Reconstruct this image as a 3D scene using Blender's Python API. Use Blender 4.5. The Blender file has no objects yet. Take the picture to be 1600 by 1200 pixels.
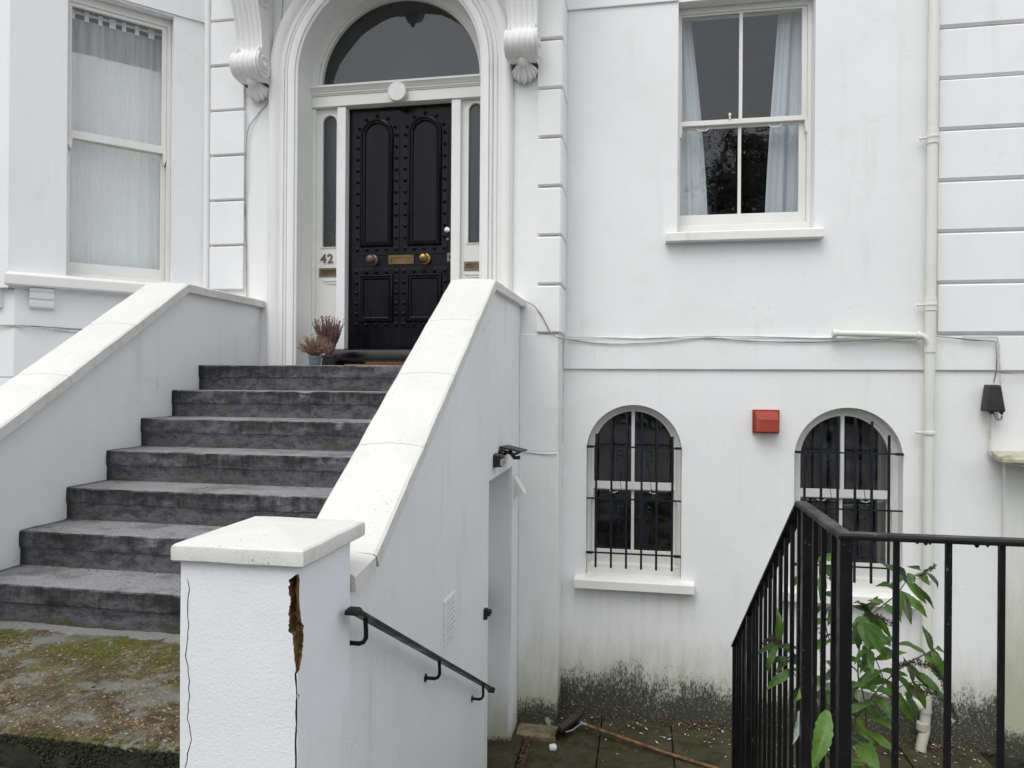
import bpy, bmesh, math, random
from mathutils import Vector, Matrix, noise
from mathutils.geometry import tessellate_polygon
random.seed(7)
R = math.radians
SC = bpy.context.scene
COL = SC.collection

# ---------------------------------------------------------------- camera
cam_d = bpy.data.cameras.new('camera')
cam = bpy.data.objects.new('camera', cam_d)
COL.objects.link(cam)
cam_d.sensor_fit = 'HORIZONTAL'; cam_d.sensor_width = 36.0
cam_d.lens = 1109.0 / 1600.0 * 36.0
cam_d.clip_start = 0.05; cam_d.clip_end = 600
cam.matrix_world = (Matrix.Translation((0, 0, 1.5)) @ Matrix.Rotation(R(10.3), 4, 'Z')
                    @ Matrix.Rotation(R(90), 4, 'X') @ Matrix.Rotation(0.007, 4, 'Z'))
SC.camera = cam

# ---------------------------------------------------------------- sky, sun, exposure
SUN_EL, SUN_AZ = R(58), R(200)          # azimuth clockwise from +Y: high, behind the camera and a little left
w = bpy.data.worlds.new('World'); SC.world = w; w.use_nodes = True
wn = w.node_tree; wn.nodes.clear()
sky = wn.nodes.new('ShaderNodeTexSky'); sky.sky_type = 'NISHITA'; sky.sun_disc = False
sky.sun_elevation = SUN_EL; sky.sun_rotation = SUN_AZ
sky.air_density = 1.0; sky.dust_density = 3.0; sky.ozone_density = 1.0
hs = wn.nodes.new('ShaderNodeHueSaturation'); hs.inputs['Saturation'].default_value = 0.10
wmix = wn.nodes.new('ShaderNodeMix'); wmix.data_type = 'RGBA'; wmix.inputs[0].default_value = 0.55
wmix.inputs[7].default_value = (9.35, 9.75, 10.45, 1)      # the even grey of the cloud layer
bg = wn.nodes.new('ShaderNodeBackground'); bg.inputs['Strength'].default_value = 0.118
wo = wn.nodes.new('ShaderNodeOutputWorld')
wn.links.new(sky.outputs[0], hs.inputs['Color'])
wn.links.new(hs.outputs[0], wmix.inputs[6])
wn.links.new(wmix.outputs[2], bg.inputs['Color'])
wn.links.new(bg.outputs[0], wo.inputs['Surface'])
sd = bpy.data.lights.new('sun', 'SUN'); sd.energy = 0.95; sd.angle = R(40); sd.color = (1.0, 0.975, 0.94)
sun = bpy.data.objects.new('sun', sd); COL.objects.link(sun)
sdir = Vector((math.sin(SUN_AZ) * math.cos(SUN_EL), math.cos(SUN_AZ) * math.cos(SUN_EL), math.sin(SUN_EL)))
sun.rotation_euler = sdir.to_track_quat('Z', 'Y').to_euler()
sun.location = sdir * 30
SC.view_settings.view_transform = 'Standard'; SC.view_settings.look = 'None'
SC.view_settings.exposure = 0.48; SC.view_settings.gamma = 1.0; SC.view_settings.use_curve_mapping = False
SC.render.engine = 'CYCLES'
SC.cycles.max_bounces = 8; SC.cycles.transparent_max_bounces = 12

# ---------------------------------------------------------------- object helpers
def wloc(o):
    v = Vector((0, 0, 0))
    while o is not None:
        v += o.location; o = o.parent
    return v

def tag(o, label=None, cat=None, group=None, kind=None):
    if label: o['label'] = label
    if cat: o['category'] = cat
    if group: o['group'] = group
    if kind: o['kind'] = kind
    return o

def thing(name, label, cat, loc=(0, 0, 0), group=None):
    o = bpy.data.objects.new(name, None); COL.objects.link(o)
    o.location = loc; o.empty_display_size = 0.1
    return tag(o, label, cat, group)

def link(name, me, parent=None, loc=None):
    """an object sharing mesh me; loc is in the world"""
    o = bpy.data.objects.new(name, me); COL.objects.link(o)
    if parent is not None: o.parent = parent
    if loc is not None: o.location = Vector(loc) - wloc(parent)
    return o

def copy_tree(o, parent=None):
    c = o.copy(); COL.objects.link(c)
    if parent is not None: c.parent = parent
    for ch in list(o.children): copy_tree(ch, c)
    return c

class MB:
    def __init__(s): s.v = []; s.f = []; s.m = []; s.cur = 0
    def add(s, vs, fs):
        n = len(s.v); s.v += [tuple(p) for p in vs]
        for f in fs: s.f.append([i + n for i in f]); s.m.append(s.cur)
        return s
    def box(s, x0, x1, y0, y1, z0, z1):
        vs = [(x, y, z) for z in (z0, z1) for y in (y0, y1) for x in (x0, x1)]
        return s.add(vs, [(0, 2, 3, 1), (4, 5, 7, 6), (0, 1, 5, 4), (2, 6, 7, 3), (0, 4, 6, 2), (1, 3, 7, 5)])
    def obox(s, c, h, rot):
        c = Vector(c); vs = [c + rot @ Vector((sx * h[0], sy * h[1], sz * h[2])) for sz in (-1, 1) for sy in (-1, 1) for sx in (-1, 1)]
        return s.add(vs, [(0, 2, 3, 1), (4, 5, 7, 6), (0, 1, 5, 4), (2, 6, 7, 3), (0, 4, 6, 2), (1, 3, 7, 5)])
    def rings(s, rs, closed_ring=True, cap0=True, cap1=True, loop=False):
        n = len(rs[0]); vs = [p for r in rs for p in r]; fs = []
        m = len(rs)
        for i in range(m if loop else m - 1):
            j = (i + 1) % m
            for k in range(n if closed_ring else n - 1):
                l = (k + 1) % n
                fs.append((i * n + k, i * n + l, j * n + l, j * n + k))
        if closed_ring and not loop:
            if cap0: fs.append(tuple(range(n))[::-1])
            if cap1: fs.append(tuple((m - 1) * n + k for k in range(n)))
        return s.add(vs, fs)
    def tube(s, pts, r, n=8, flat=1.0, up=None, loop=False):
        pts = [Vector(p) for p in pts]; m = len(pts); rs = []
        rr = r if isinstance(r, (list, tuple)) else [r] * m
        prev = None
        for i, p in enumerate(pts):
            if loop: t = (pts[(i + 1) % m] - pts[i - 1]).normalized()
            else: t = (pts[min(i + 1, m - 1)] - pts[max(i - 1, 0)]).normalized()
            if prev is None:
                ref = Vector(up) if up is not None else (Vector((0, 0, 1)) if abs(t.z) < 0.9 else Vector((1, 0, 0)))
                a = t.cross(ref).normalized()
            else:
                a = (prev - t * prev.dot(t)).normalized()
            prev = a; b = t.cross(a).normalized()
            rs.append([p + a * (rr[i] * math.cos(q)) + b * (rr[i] * flat * math.sin(q)) for q in [2 * math.pi * k / n + math.pi / n for k in range(n)]])
        return s.rings(rs, loop=loop)
    def lathe(s, prof, org, axis=(0, 0, 1), n=16):
        """prof: (radius, height) pairs along axis"""
        ax = Vector(axis).normalized(); ref = Vector((1, 0, 0)) if abs(ax.x) < 0.9 else Vector((0, 0, 1))
        a = ax.cross(ref).normalized(); b = ax.cross(a); o = Vector(org)
        rs = [[o + ax * h + (a * math.cos(2 * math.pi * k / n) + b * math.sin(2 * math.pi * k / n)) * max(r, 1e-4) for k in range(n)] for r, h in prof]
        return s.rings(rs)
    def plate(s, outer, holes, fn, d0, d1):
        """flat outline with holes, thickness from d0 (front) to d1; fn(u, v, d) -> point"""
        loops = [outer] + list(holes)
        pts = [p for l in loops for p in l]; N = len(pts)
        tris = tessellate_polygon([[Vector((p[0], p[1], 0)) for p in l] for l in loops])
        vs = [fn(p[0], p[1], d0) for p in pts] + [fn(p[0], p[1], d1) for p in pts]
        fs = [tuple(t) for t in tris] + [tuple(i + N for i in t[::-1]) for t in tris]
        k = 0
        for l in loops:
            n = len(l)
            for i in range(n):
                a, b = k + i, k + (i + 1) % n
                fs.append((a, b, b + N, a + N))
            k += n
        return s.add(vs, fs)
    def grid(s, fn, nu, nv):
        vs = [fn(i / nu, j / nv) for j in range(nv + 1) for i in range(nu + 1)]
        fs = [(j * (nu + 1) + i, j * (nu + 1) + i + 1, (j + 1) * (nu + 1) + i + 1, (j + 1) * (nu + 1) + i) for j in range(nv) for i in range(nu)]
        return s.add(vs, fs)
    def mesh(s, name, mats, smooth=None, recalc=True, off=Vector((0, 0, 0))):
        me = bpy.data.meshes.new(name)
        me.from_pydata([tuple(Vector(p) - off) for p in s.v], [], s.f)
        mats = mats if isinstance(mats, (list, tuple)) else [mats]
        for m in mats: me.materials.append(m)
        if len(mats) > 1: me.polygons.foreach_set('material_index', s.m)
        if recalc:
            bm = bmesh.new(); bm.from_mesh(me)
            bmesh.ops.recalc_face_normals(bm, faces=bm.faces); bm.to_mesh(me); bm.free()
        if smooth is not None:
            me.polygons.foreach_set('use_smooth', [True] * len(me.polygons))
            if smooth < 179: me.set_sharp_from_angle(angle=R(smooth))
        me.update()
        return me
    def build(s, name, mats, parent=None, smooth=None, bevel=0, recalc=True, seg=2):
        """vertices are in the world; linked under parent as ONE object"""
        off = wloc(parent)
        o = link(name, s.mesh(name, mats, smooth, recalc, off), parent)
        if bevel: add_bevel(o, bevel, seg)
        return o

def add_bevel(o, wd, seg=2):
    b = o.modifiers.new('bevel', 'BEVEL'); b.width = wd; b.segments = seg; b.limit_method = 'ANGLE'; b.angle_limit = R(35)
    b.harden_normals = False

def arch(cx, hw, z0, zs, n=28):
    return [(cx - hw, z0), (cx + hw, z0)] + [(cx + hw * math.cos(math.pi * k / n), zs + hw * math.sin(math.pi * k / n)) for k in range(n + 1)]
def rect(x0, x1, z0, z1): return [(x0, z0), (x1, z0), (x1, z1), (x0, z1)]
def XZ(u, v, d): return (u, d, v)                      # a plate facing the street: d is Y
def YZ(u, v, d): return (d, u, v)                      # a plate across it: d is X
BP = Vector((-3.62, 5.40, 0)); BA = Vector((-math.sin(R(44)), -math.cos(R(44)), 0)); BN = Vector((math.cos(R(44)), -math.sin(R(44)), 0))
def BAY(u, v, d): return tuple(BP + BA * u + BN * d + Vector((0, 0, v)))   # canted side of the bay: d outwards

# ---------------------------------------------------------------- materials
class NT:
    def __init__(s, name):
        s.m = bpy.data.materials.new(name); s.m.use_nodes = True; s.t = s.m.node_tree; s.t.nodes.clear()
        s.out = s.t.nodes.new('ShaderNodeOutputMaterial'); s._pos = None
    def n(s, typ, **kw):
        nd = s.t.nodes.new(typ)
        for k, v in kw.items(): setattr(nd, k, v)
        return nd
    def set(s, sock, v):
        if isinstance(v, bpy.types.NodeSocket): s.t.links.new(v, sock)
        else:
            if hasattr(sock, 'default_value') and not isinstance(v, (int, float)) and len(v) == 3 and sock.type == 'RGBA': v = (*v, 1)
            sock.default_value = v
    def pos(s):
        if s._pos is None: s._pos = s.n('ShaderNodeNewGeometry').outputs['Position']
        return s._pos
    def scaled(s, sc):
        mp = s.n('ShaderNodeMapping'); s.set(mp.inputs['Vector'], s.pos()); mp.inputs['Scale'].default_value = sc
        return mp.outputs[0]
    def noise(s, scale, detail=4, rough=0.55, vec=None, dist=0.0):
        x = s.n('ShaderNodeTexNoise'); s.set(x.inputs['Vector'], vec if vec is not None else s.pos())
        x.inputs['Scale'].default_value = scale; x.inputs['Detail'].default_value = detail; x.inputs['Roughness'].default_value = rough
        x.inputs['Distortion'].default_value = dist
        return x.outputs['Fac']
    def voronoi(s, scale, feature='F1', vec=None, out='Distance'):
        x = s.n('ShaderNodeTexVoronoi', feature=feature); s.set(x.inputs['Vector'], vec if vec is not None else s.pos())
        x.inputs['Scale'].default_value = scale
        return x.outputs[out]
    def math(s, op, a, b=0.0, c=None, clamp=False):
        x = s.n('ShaderNodeMath', operation=op, use_clamp=clamp); s.set(x.inputs[0], a); s.set(x.inputs[1], b)
        if c is not None: s.set(x.inputs[2], c)
        return x.outputs[0]
    def ramp(s, f, lo, hi, a=0.0, b=1.0):
        x = s.n('ShaderNodeMapRange'); x.interpolation_type = 'SMOOTHSTEP'
        s.set(x.inputs['Value'], f); s.set(x.inputs['From Min'], lo); s.set(x.inputs['From Max'], hi); s.set(x.inputs['To Min'], a); s.set(x.inputs['To Max'], b)
        return x.outputs[0]
    def mix(s, f, a, b, mode='MIX'):
        x = s.n('ShaderNodeMix', data_type='RGBA', blend_type=mode); s.set(x.inputs[0], f); s.set(x.inputs[6], a); s.set(x.inputs[7], b)
        return x.outputs[2]
    def sep(s):
        x = s.n('ShaderNodeSeparateXYZ'); s.set(x.inputs[0], s.pos()); return x.outputs
    def bump(s, h, strength=0.3, dist=0.01, normal=None):
        x = s.n('ShaderNodeBump'); x.inputs['Strength'].default_value = strength; x.inputs['Distance'].default_value = dist
        s.set(x.inputs['Height'], h)
        if normal is not None: s.set(x.inputs['Normal'], normal)
        return x.outputs[0]
    def principled(s, col, rough=0.6, metal=0.0, normal=None, spec=0.5, **kw):
        p = s.n('ShaderNodeBsdfPrincipled'); s.set(p.inputs['Base Color'], col); s.set(p.inputs['Roughness'], rough); s.set(p.inputs['Metallic'], metal)
        s.set(p.inputs['Specular IOR Level'], spec)
        if normal is not None: s.set(p.inputs['Normal'], normal)
        for k, v in kw.items(): s.set(p.inputs[k], v)
        s.t.links.new(p.outputs[0], s.out.inputs['Surface'])
        return s.m

def stucco(name, col=(0.79, 0.79, 0.785), grain=0.35, gscale=70, base=None, streak=0.25, warm=0.0, fleck=0.0, roughness=0.75, wave=0.25, crack=0.0, drips=()):
    """painted render; base = (height of the ground, reach of the green, reach of the mould)"""
    t = NT(name)
    big = t.noise(0.9, 5, 0.6); mid = t.noise(5.0, 6, 0.65)
    c = t.mix(t.ramp(big, 0.35, 0.7, 0, 0.55), col, (col[0] * 0.915, col[1] * 0.925, col[2] * 0.93))
    c = t.mix(t.ramp(mid, 0.5, 0.75, 0, 0.30), c, (col[0] * 0.86, col[1] * 0.87, col[2] * 0.845))
    if streak:
        st = t.noise(1.0, 6, 0.6, vec=t.scaled((9, 9, 0.55)))
        st2 = t.noise(1.6, 3, 0.5)
        f = t.math('MULTIPLY', t.ramp(st, 0.52, 0.78), t.ramp(st2, 0.42, 0.68))
        c = t.mix(t.math('MULTIPLY', f, streak), c, (0.40, 0.40, 0.33))
    if crack:
        wv = t.n('ShaderNodeVectorMath', operation='MULTIPLY_ADD'); nc = t.n('ShaderNodeTexNoise'); t.set(nc.inputs['Vector'], t.pos()); nc.inputs['Scale'].default_value = 3.5; nc.inputs['Detail'].default_value = 6; nc.inputs['Roughness'].default_value = 0.65
        t.set(wv.inputs[0], nc.outputs['Color']); wv.inputs[1].default_value = (0.5, 0.5, 0.5); t.set(wv.inputs[2], t.scaled((1, 1, 1.6)))
        ed = t.voronoi(0.75, 'DISTANCE_TO_EDGE', vec=wv.outputs[0])
        cf = t.math('MULTIPLY', t.ramp(ed, 0.0055, 0.0015), t.ramp(t.noise(1.3, 3, 0.5), 0.50, 0.60))
        c = t.mix(t.math('MULTIPLY', cf, crack), c, (0.33, 0.32, 0.29))
        pt = t.voronoi(1.1, 'F1', vec=wv.outputs[0], out='Color'); sx = t.n('ShaderNodeSeparateColor'); t.set(sx.inputs[0], pt)
        c = t.mix(t.ramp(sx.outputs[0], 0.72, 0.80, 0, 0.30), c, (col[0] * 0.93, col[1] * 0.93, col[2] * 0.915))      # patched areas
    for (dx0, dx1, dz0, dz1) in drips:
        xx = t.sep(); ln = t.noise(1.0, 5, 0.65, vec=t.scaled((17, 17, 0.5)))
        inside = t.math('MULTIPLY', t.ramp(xx[0], dx0 - .03, dx0 + .03), t.ramp(xx[0], dx1 + .03, dx1 - .03))
        fall = t.math('MULTIPLY', t.ramp(xx[2], dz0, dz1, 0, 1), t.ramp(xx[2], dz1 + .01, dz1 - .01))
        c = t.mix(t.math('MULTIPLY', t.math('MULTIPLY', inside, fall), t.ramp(ln, 0.42, 0.72, 0, 0.26)), c, (0.42, 0.41, 0.33))
    fl = t.math('MULTIPLY', t.ramp(t.noise(55, 4, 0.65), 0.645, 0.70), t.ramp(t.noise(2.2, 3, 0.5), 0.50, 0.72))
    c = t.mix(t.math('MULTIPLY', fl, 0.45 + fleck), c, (0.20, 0.19, 0.16))
    h = t.math('ADD', t.math('MULTIPLY', t.noise(gscale, 5, 0.62), grain), t.math('MULTIPLY', t.noise(6.5, 5, 0.6), wave))
    if crack: h = t.math('ADD', h, t.math('MULTIPLY', t.noise(1.0, 6, 0.7, vec=t.scaled((1.6, 1.6, 30))), 0.22))
    if base:
        z0, gr, mo = base
        z = t.math('SUBTRACT', t.sep()[2], z0)
        n1 = t.noise(1.0, 7, 0.68, vec=t.scaled((16, 16, 3.2))); n2 = t.noise(75, 6, 0.75); n3 = t.noise(2.0, 4, 0.6); n4 = t.noise(1.0, 6, 0.75, vec=t.scaled((95, 95, 40)))
        zz = t.math('ADD', z, t.math('MULTIPLY', t.math('SUBTRACT', n1, 0.5), gr * 0.8))
        zz = t.math('ADD', zz, t.math('MULTIPLY', t.math('SUBTRACT', n3, 0.5), gr * 0.6))
        zz = t.math('ADD', zz, t.math('MULTIPLY', t.math('SUBTRACT', n4, 0.5), gr * 0.5))
        c = t.mix(t.ramp(zz, gr * 1.15, gr * 0.15, 0, 0.72), c, (0.34, 0.35, 0.21))
        zm = t.math('ADD', z, t.math('MULTIPLY', t.math('SUBTRACT', n1, 0.5), mo * 0.7))
        zm = t.math('ADD', zm, t.math('MULTIPLY', t.math('SUBTRACT', n3, 0.5), mo * 1.9))
        lim = t.ramp(zm, mo * 0.20, mo * 2.5, 0.20, 0.78)            # speckles thin out with height
        mould = t.math('MULTIPLY', t.math('MULTIPLY', t.math('SUBTRACT', n4, lim), 6.0, clamp=True), 0.92)
        chip = t.ramp(t.noise(5.5, 6, 0.65), 0.67, 0.70, 1, 0.15)
        sp = t.ramp(t.noise(95, 3, 0.6), 0.60, 0.66, 1, 0.30)
        mould = t.math('MULTIPLY', t.math('MULTIPLY', mould, chip), sp)
        c = t.mix(mould, c, t.mix(t.ramp(n2, 0.35, 0.65), (0.007, 0.008, 0.006), (0.034, 0.034, 0.024)))
    rg = t.ramp(t.noise(14, 4, 0.6), 0.3, 0.7, roughness - 0.12, roughness + 0.08)
    return t.principled(c, rg, normal=t.bump(h, 0.55, 0.006), spec=0.35)

def woodpaint(name, col=(0.74, 0.735, 0.70), rough=0.38, foot=False):
    t = NT(name)
    g = t.noise(1.0, 6, 0.65, vec=t.scaled((26, 26, 3.0))); d = t.noise(3.5, 5, 0.65)
    c = t.mix(t.ramp(d, 0.45, 0.72, 0, 0.45), col, (col[0] * 0.86, col[1] * 0.86, col[2] * 0.82))
    chip = t.math('MULTIPLY', t.ramp(t.noise(38, 5, 0.7), 0.70, 0.735), t.ramp(t.noise(4, 3, 0.5), 0.50, 0.66))
    c = t.mix(t.math('MULTIPLY', chip, 0.7), c, (0.30, 0.28, 0.22))
    if foot: c = t.mix(t.ramp(t.math('ADD', t.sep()[2], t.math('MULTIPLY', d, 0.5)), 0.0, -0.85, 0, 0.75), c, (0.33, 0.32, 0.23))
    return t.principled(c, t.ramp(d, 0.3, 0.7, rough - 0.06, rough + 0.12), normal=t.bump(t.math('ADD', t.math('MULTIPLY', g, 0.4), t.noise(30, 3)), 0.22, 0.002))

def flat(name, col, rough=0.5, metal=0.0, var=0.25, nscale=18, bump=0.15, bdist=0.002, alt=None):
    t = NT(name)
    n1 = t.noise(nscale, 5, 0.62)
    b = alt if alt else tuple(c * (1 - var) for c in col)
    c = t.mix(t.ramp(n1, 0.38, 0.66), col, b)
    return t.principled(c, t.ramp(t.noise(nscale * 0.7, 4), 0.3, 0.7, max(rough - 0.08, 0.05), min(rough + 0.12, 1)), metal, normal=t.bump(t.noise(nscale * 3, 4), bump, bdist))

M = {}
M['wall'] = stucco('painted_render', col=(0.81, 0.81, 0.805), base=(-1.15, 0.66, 0.27), crack=0.10, drips=((-0.53, 0.44, -0.75, -0.115), (1.03, 2.02, -0.75, -0.12), (1.98, 2.14, -1.0, 1.2)))
M['porch'] = stucco('painted_render_porch', col=(0.81, 0.81, 0.80), base=(-1.15, 0.70, 0.18), streak=0.35, crack=0.14)
M['quoin'] = stucco('rough_painted_stone', col=(0.80, 0.80, 0.785), grain=0.55, gscale=55, fleck=0.15, streak=0.3, wave=0.35)
M['bay'] = stucco('smooth_painted_render', col=(0.81, 0.81, 0.81), grain=0.2, crack=0.12)
M['stairwall'] = stucco('pebbly_painted_render', col=(0.79, 0.795, 0.80), grain=0.7, gscale=95, streak=0.6, base=(-1.2, 0.35, 0.10), wave=0.3, crack=0.35)
M['leftwall'] = stucco('smooth_side_render', col=(0.80, 0.80, 0.81), grain=0.30, gscale=50, streak=0.35, crack=0.25)
M['pier'] = stucco('textured_pier_render', col=(0.80, 0.805, 0.82), grain=0.55, gscale=150, streak=0.4, wave=0.2)
def coping_mat():
    t = NT('weathered_painted_coping'); col = (0.655, 0.65, 0.615)
    a = t.noise(2.2, 6, 0.65); b_ = t.noise(11, 6, 0.7); s_ = t.noise(48, 5, 0.7); s2 = t.noise(120, 4, 0.7)
    c = t.mix(t.ramp(a, 0.40, 0.68, 0, 0.35), col, (0.59, 0.59, 0.55))
    c = t.mix(t.ramp(b_, 0.54, 0.74, 0, 0.22), c, (0.58, 0.58, 0.52))
    c = t.mix(t.math('MULTIPLY', t.ramp(s_, 0.64, 0.70), t.ramp(a, 0.42, 0.62, 0.05, 0.75)), c, (0.30, 0.29, 0.235))
    c = t.mix(t.math('MULTIPLY', t.ramp(s2, 0.61, 0.67), t.ramp(b_, 0.44, 0.62, 0.05, 0.95)), c, (0.09, 0.088, 0.07))
    nz = t.n('ShaderNodeSeparateXYZ'); t.set(nz.inputs[0], t.n('ShaderNodeNewGeometry').outputs['True Normal'])
    edge = t.math('MULTIPLY', t.ramp(nz.outputs[2], 0.55, 0.15), t.ramp(t.noise(16, 6, 0.72), 0.48, 0.68, 0, 0.42))
    c = t.mix(edge, c, (0.42, 0.41, 0.34))
    h = t.math('ADD', t.math('MULTIPLY', s2, 0.35), t.math('ADD', t.math('MULTIPLY', b_, 0.9), t.math('MULTIPLY', s_, 0.3)))
    return t.principled(c, 0.62, normal=t.bump(h, 0.5, 0.006), spec=0.3)
M['coping'] = coping_mat()
M['sill'] = stucco('painted_sill', col=(0.80, 0.79, 0.75), grain=0.3, streak=0.35, fleck=0.45, roughness=0.55)
M['mould'] = stucco('painted_moulding', col=(0.78, 0.775, 0.755), grain=0.12, streak=0.5, roughness=0.5, wave=0.1)
M['dirtymould'] = stucco('grimy_painted_moulding', col=(0.76, 0.755, 0.735), grain=0.35, gscale=40, streak=1.0, fleck=0.4, roughness=0.5)
M['wood'] = woodpaint('cream_gloss_paint')
M['wood2'] = woodpaint('white_gloss_paint', (0.79, 0.79, 0.78), 0.32)
M['pipe'] = woodpaint('painted_pipe', (0.70, 0.695, 0.645), 0.42, True)

def door_paint():
    t = NT('black_door_paint')
    g = t.noise(1.0, 6, 0.7, vec=t.scaled((22, 22, 1.4))); d = t.noise(4, 5, 0.65)
    c = t.mix(t.ramp(g, 0.4, 0.75), (0.0035, 0.0038, 0.0055), (0.008, 0.008, 0.011))
    return t.principled(c, t.ramp(d, 0.3, 0.72, 0.13, 0.30), normal=t.bump(t.math('ADD', g, t.noise(60, 4)), 0.2, 0.0015), spec=0.17)
M['door'] = door_paint()

def iron(name, col=(0.004, 0.004, 0.005), rough=0.42, worn=0.5):
    t = NT(name)
    c = t.mix(t.ramp(t.noise(30, 5, 0.65), 0.45, 0.75), col, (col[0] * 2.0, col[1] * 2.0, col[2] * 2.0))
    wr = t.math('MULTIPLY', t.ramp(t.noise(75, 5, 0.75), 0.62, 0.67), t.ramp(t.noise(4, 3, 0.5), 0.53, 0.64))
    c = t.mix(t.math('MULTIPLY', wr, worn), c, (0.33, 0.33, 0.33))
    return t.principled(c, t.ramp(t.noise(12, 4), 0.3, 0.7, rough - 0.12, rough + 0.15), normal=t.bump(t.noise(45, 5, 0.6), 0.35, 0.003), spec=0.32)
M['iron'] = iron('black_iron_paint')
M['grille'] = iron('blue_black_bar_paint', (0.006, 0.009, 0.016), 0.5, 0.15)

def concrete(name, dark, light, moss=(0.045, 0.05, 0.018), mossf=0.5, tread=(0.26, 0.26, 0.26), tf=0.75, scale=1.0):
    t = NT(name)
    n1 = t.noise(3.2 * scale, 7, 0.7); n2 = t.noise(26 * scale, 6, 0.7); st = t.noise(1.0, 7, 0.75, vec=t.scaled((7, 7, 3.5)))
    c = t.mix(t.ramp(t.math('ADD', t.math('MULTIPLY', n1, 0.6), t.math('MULTIPLY', n2, 0.4)), 0.36, 0.66), dark, light)
    c = t.mix(t.ramp(st, 0.46, 0.62, 0, 0.9), c, (dark[0] * 0.30, dark[1] * 0.31, dark[2] * 0.27))
    c = t.mix(t.math('MULTIPLY', t.ramp(t.noise(7.0 * scale, 7, 0.75), 0.56, 0.64), 0.6), c, (light[0] * 1.35, light[1] * 1.35, light[2] * 1.36))
    nz = t.n('ShaderNodeSeparateXYZ'); t.set(nz.inputs[0], t.n('ShaderNodeNewGeometry').outputs['True Normal'])
    up = t.ramp(nz.outputs[2], 0.6, 0.95)
    grit = t.mix(t.ramp(t.noise(120, 3, 0.7), 0.35, 0.65), tread, tuple(x * 0.52 for x in tread))
    c = t.mix(t.math('MULTIPLY', up, tf), c, grit)
    mm = t.math('MULTIPLY', t.ramp(t.noise(5.5 * scale, 6, 0.7), 0.52, 0.66), t.ramp(t.noise(60, 4, 0.7), 0.35, 0.6))
    c = t.mix(t.math('MULTIPLY', mm, mossf), c, moss)
    h = t.math('ADD', t.math('MULTIPLY', n2, 0.7), t.math('MULTIPLY', t.noise(110, 4, 0.7), 0.5))
    return t.principled(c, 0.85, normal=t.bump(h, 0.9, 0.010), spec=0.2)
M['step'] = concrete('stained_concrete', (0.058, 0.058, 0.062), (0.135, 0.136, 0.145), tread=(0.33, 0.33, 0.335), tf=0.85)
M['paving'] = concrete('mossy_paving', (0.034, 0.031, 0.016), (0.095, 0.085, 0.050), moss=(0.050, 0.060, 0.006), mossf=0.95, tread=(0.066, 0.060, 0.034), tf=0.45, scale=0.8)
M['tarmac'] = concrete('forecourt_tarmac', (0.10, 0.10, 0.10), (0.18, 0.175, 0.165), mossf=0.4, tread=(0.2, 0.195, 0.18), tf=0.5)

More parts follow.
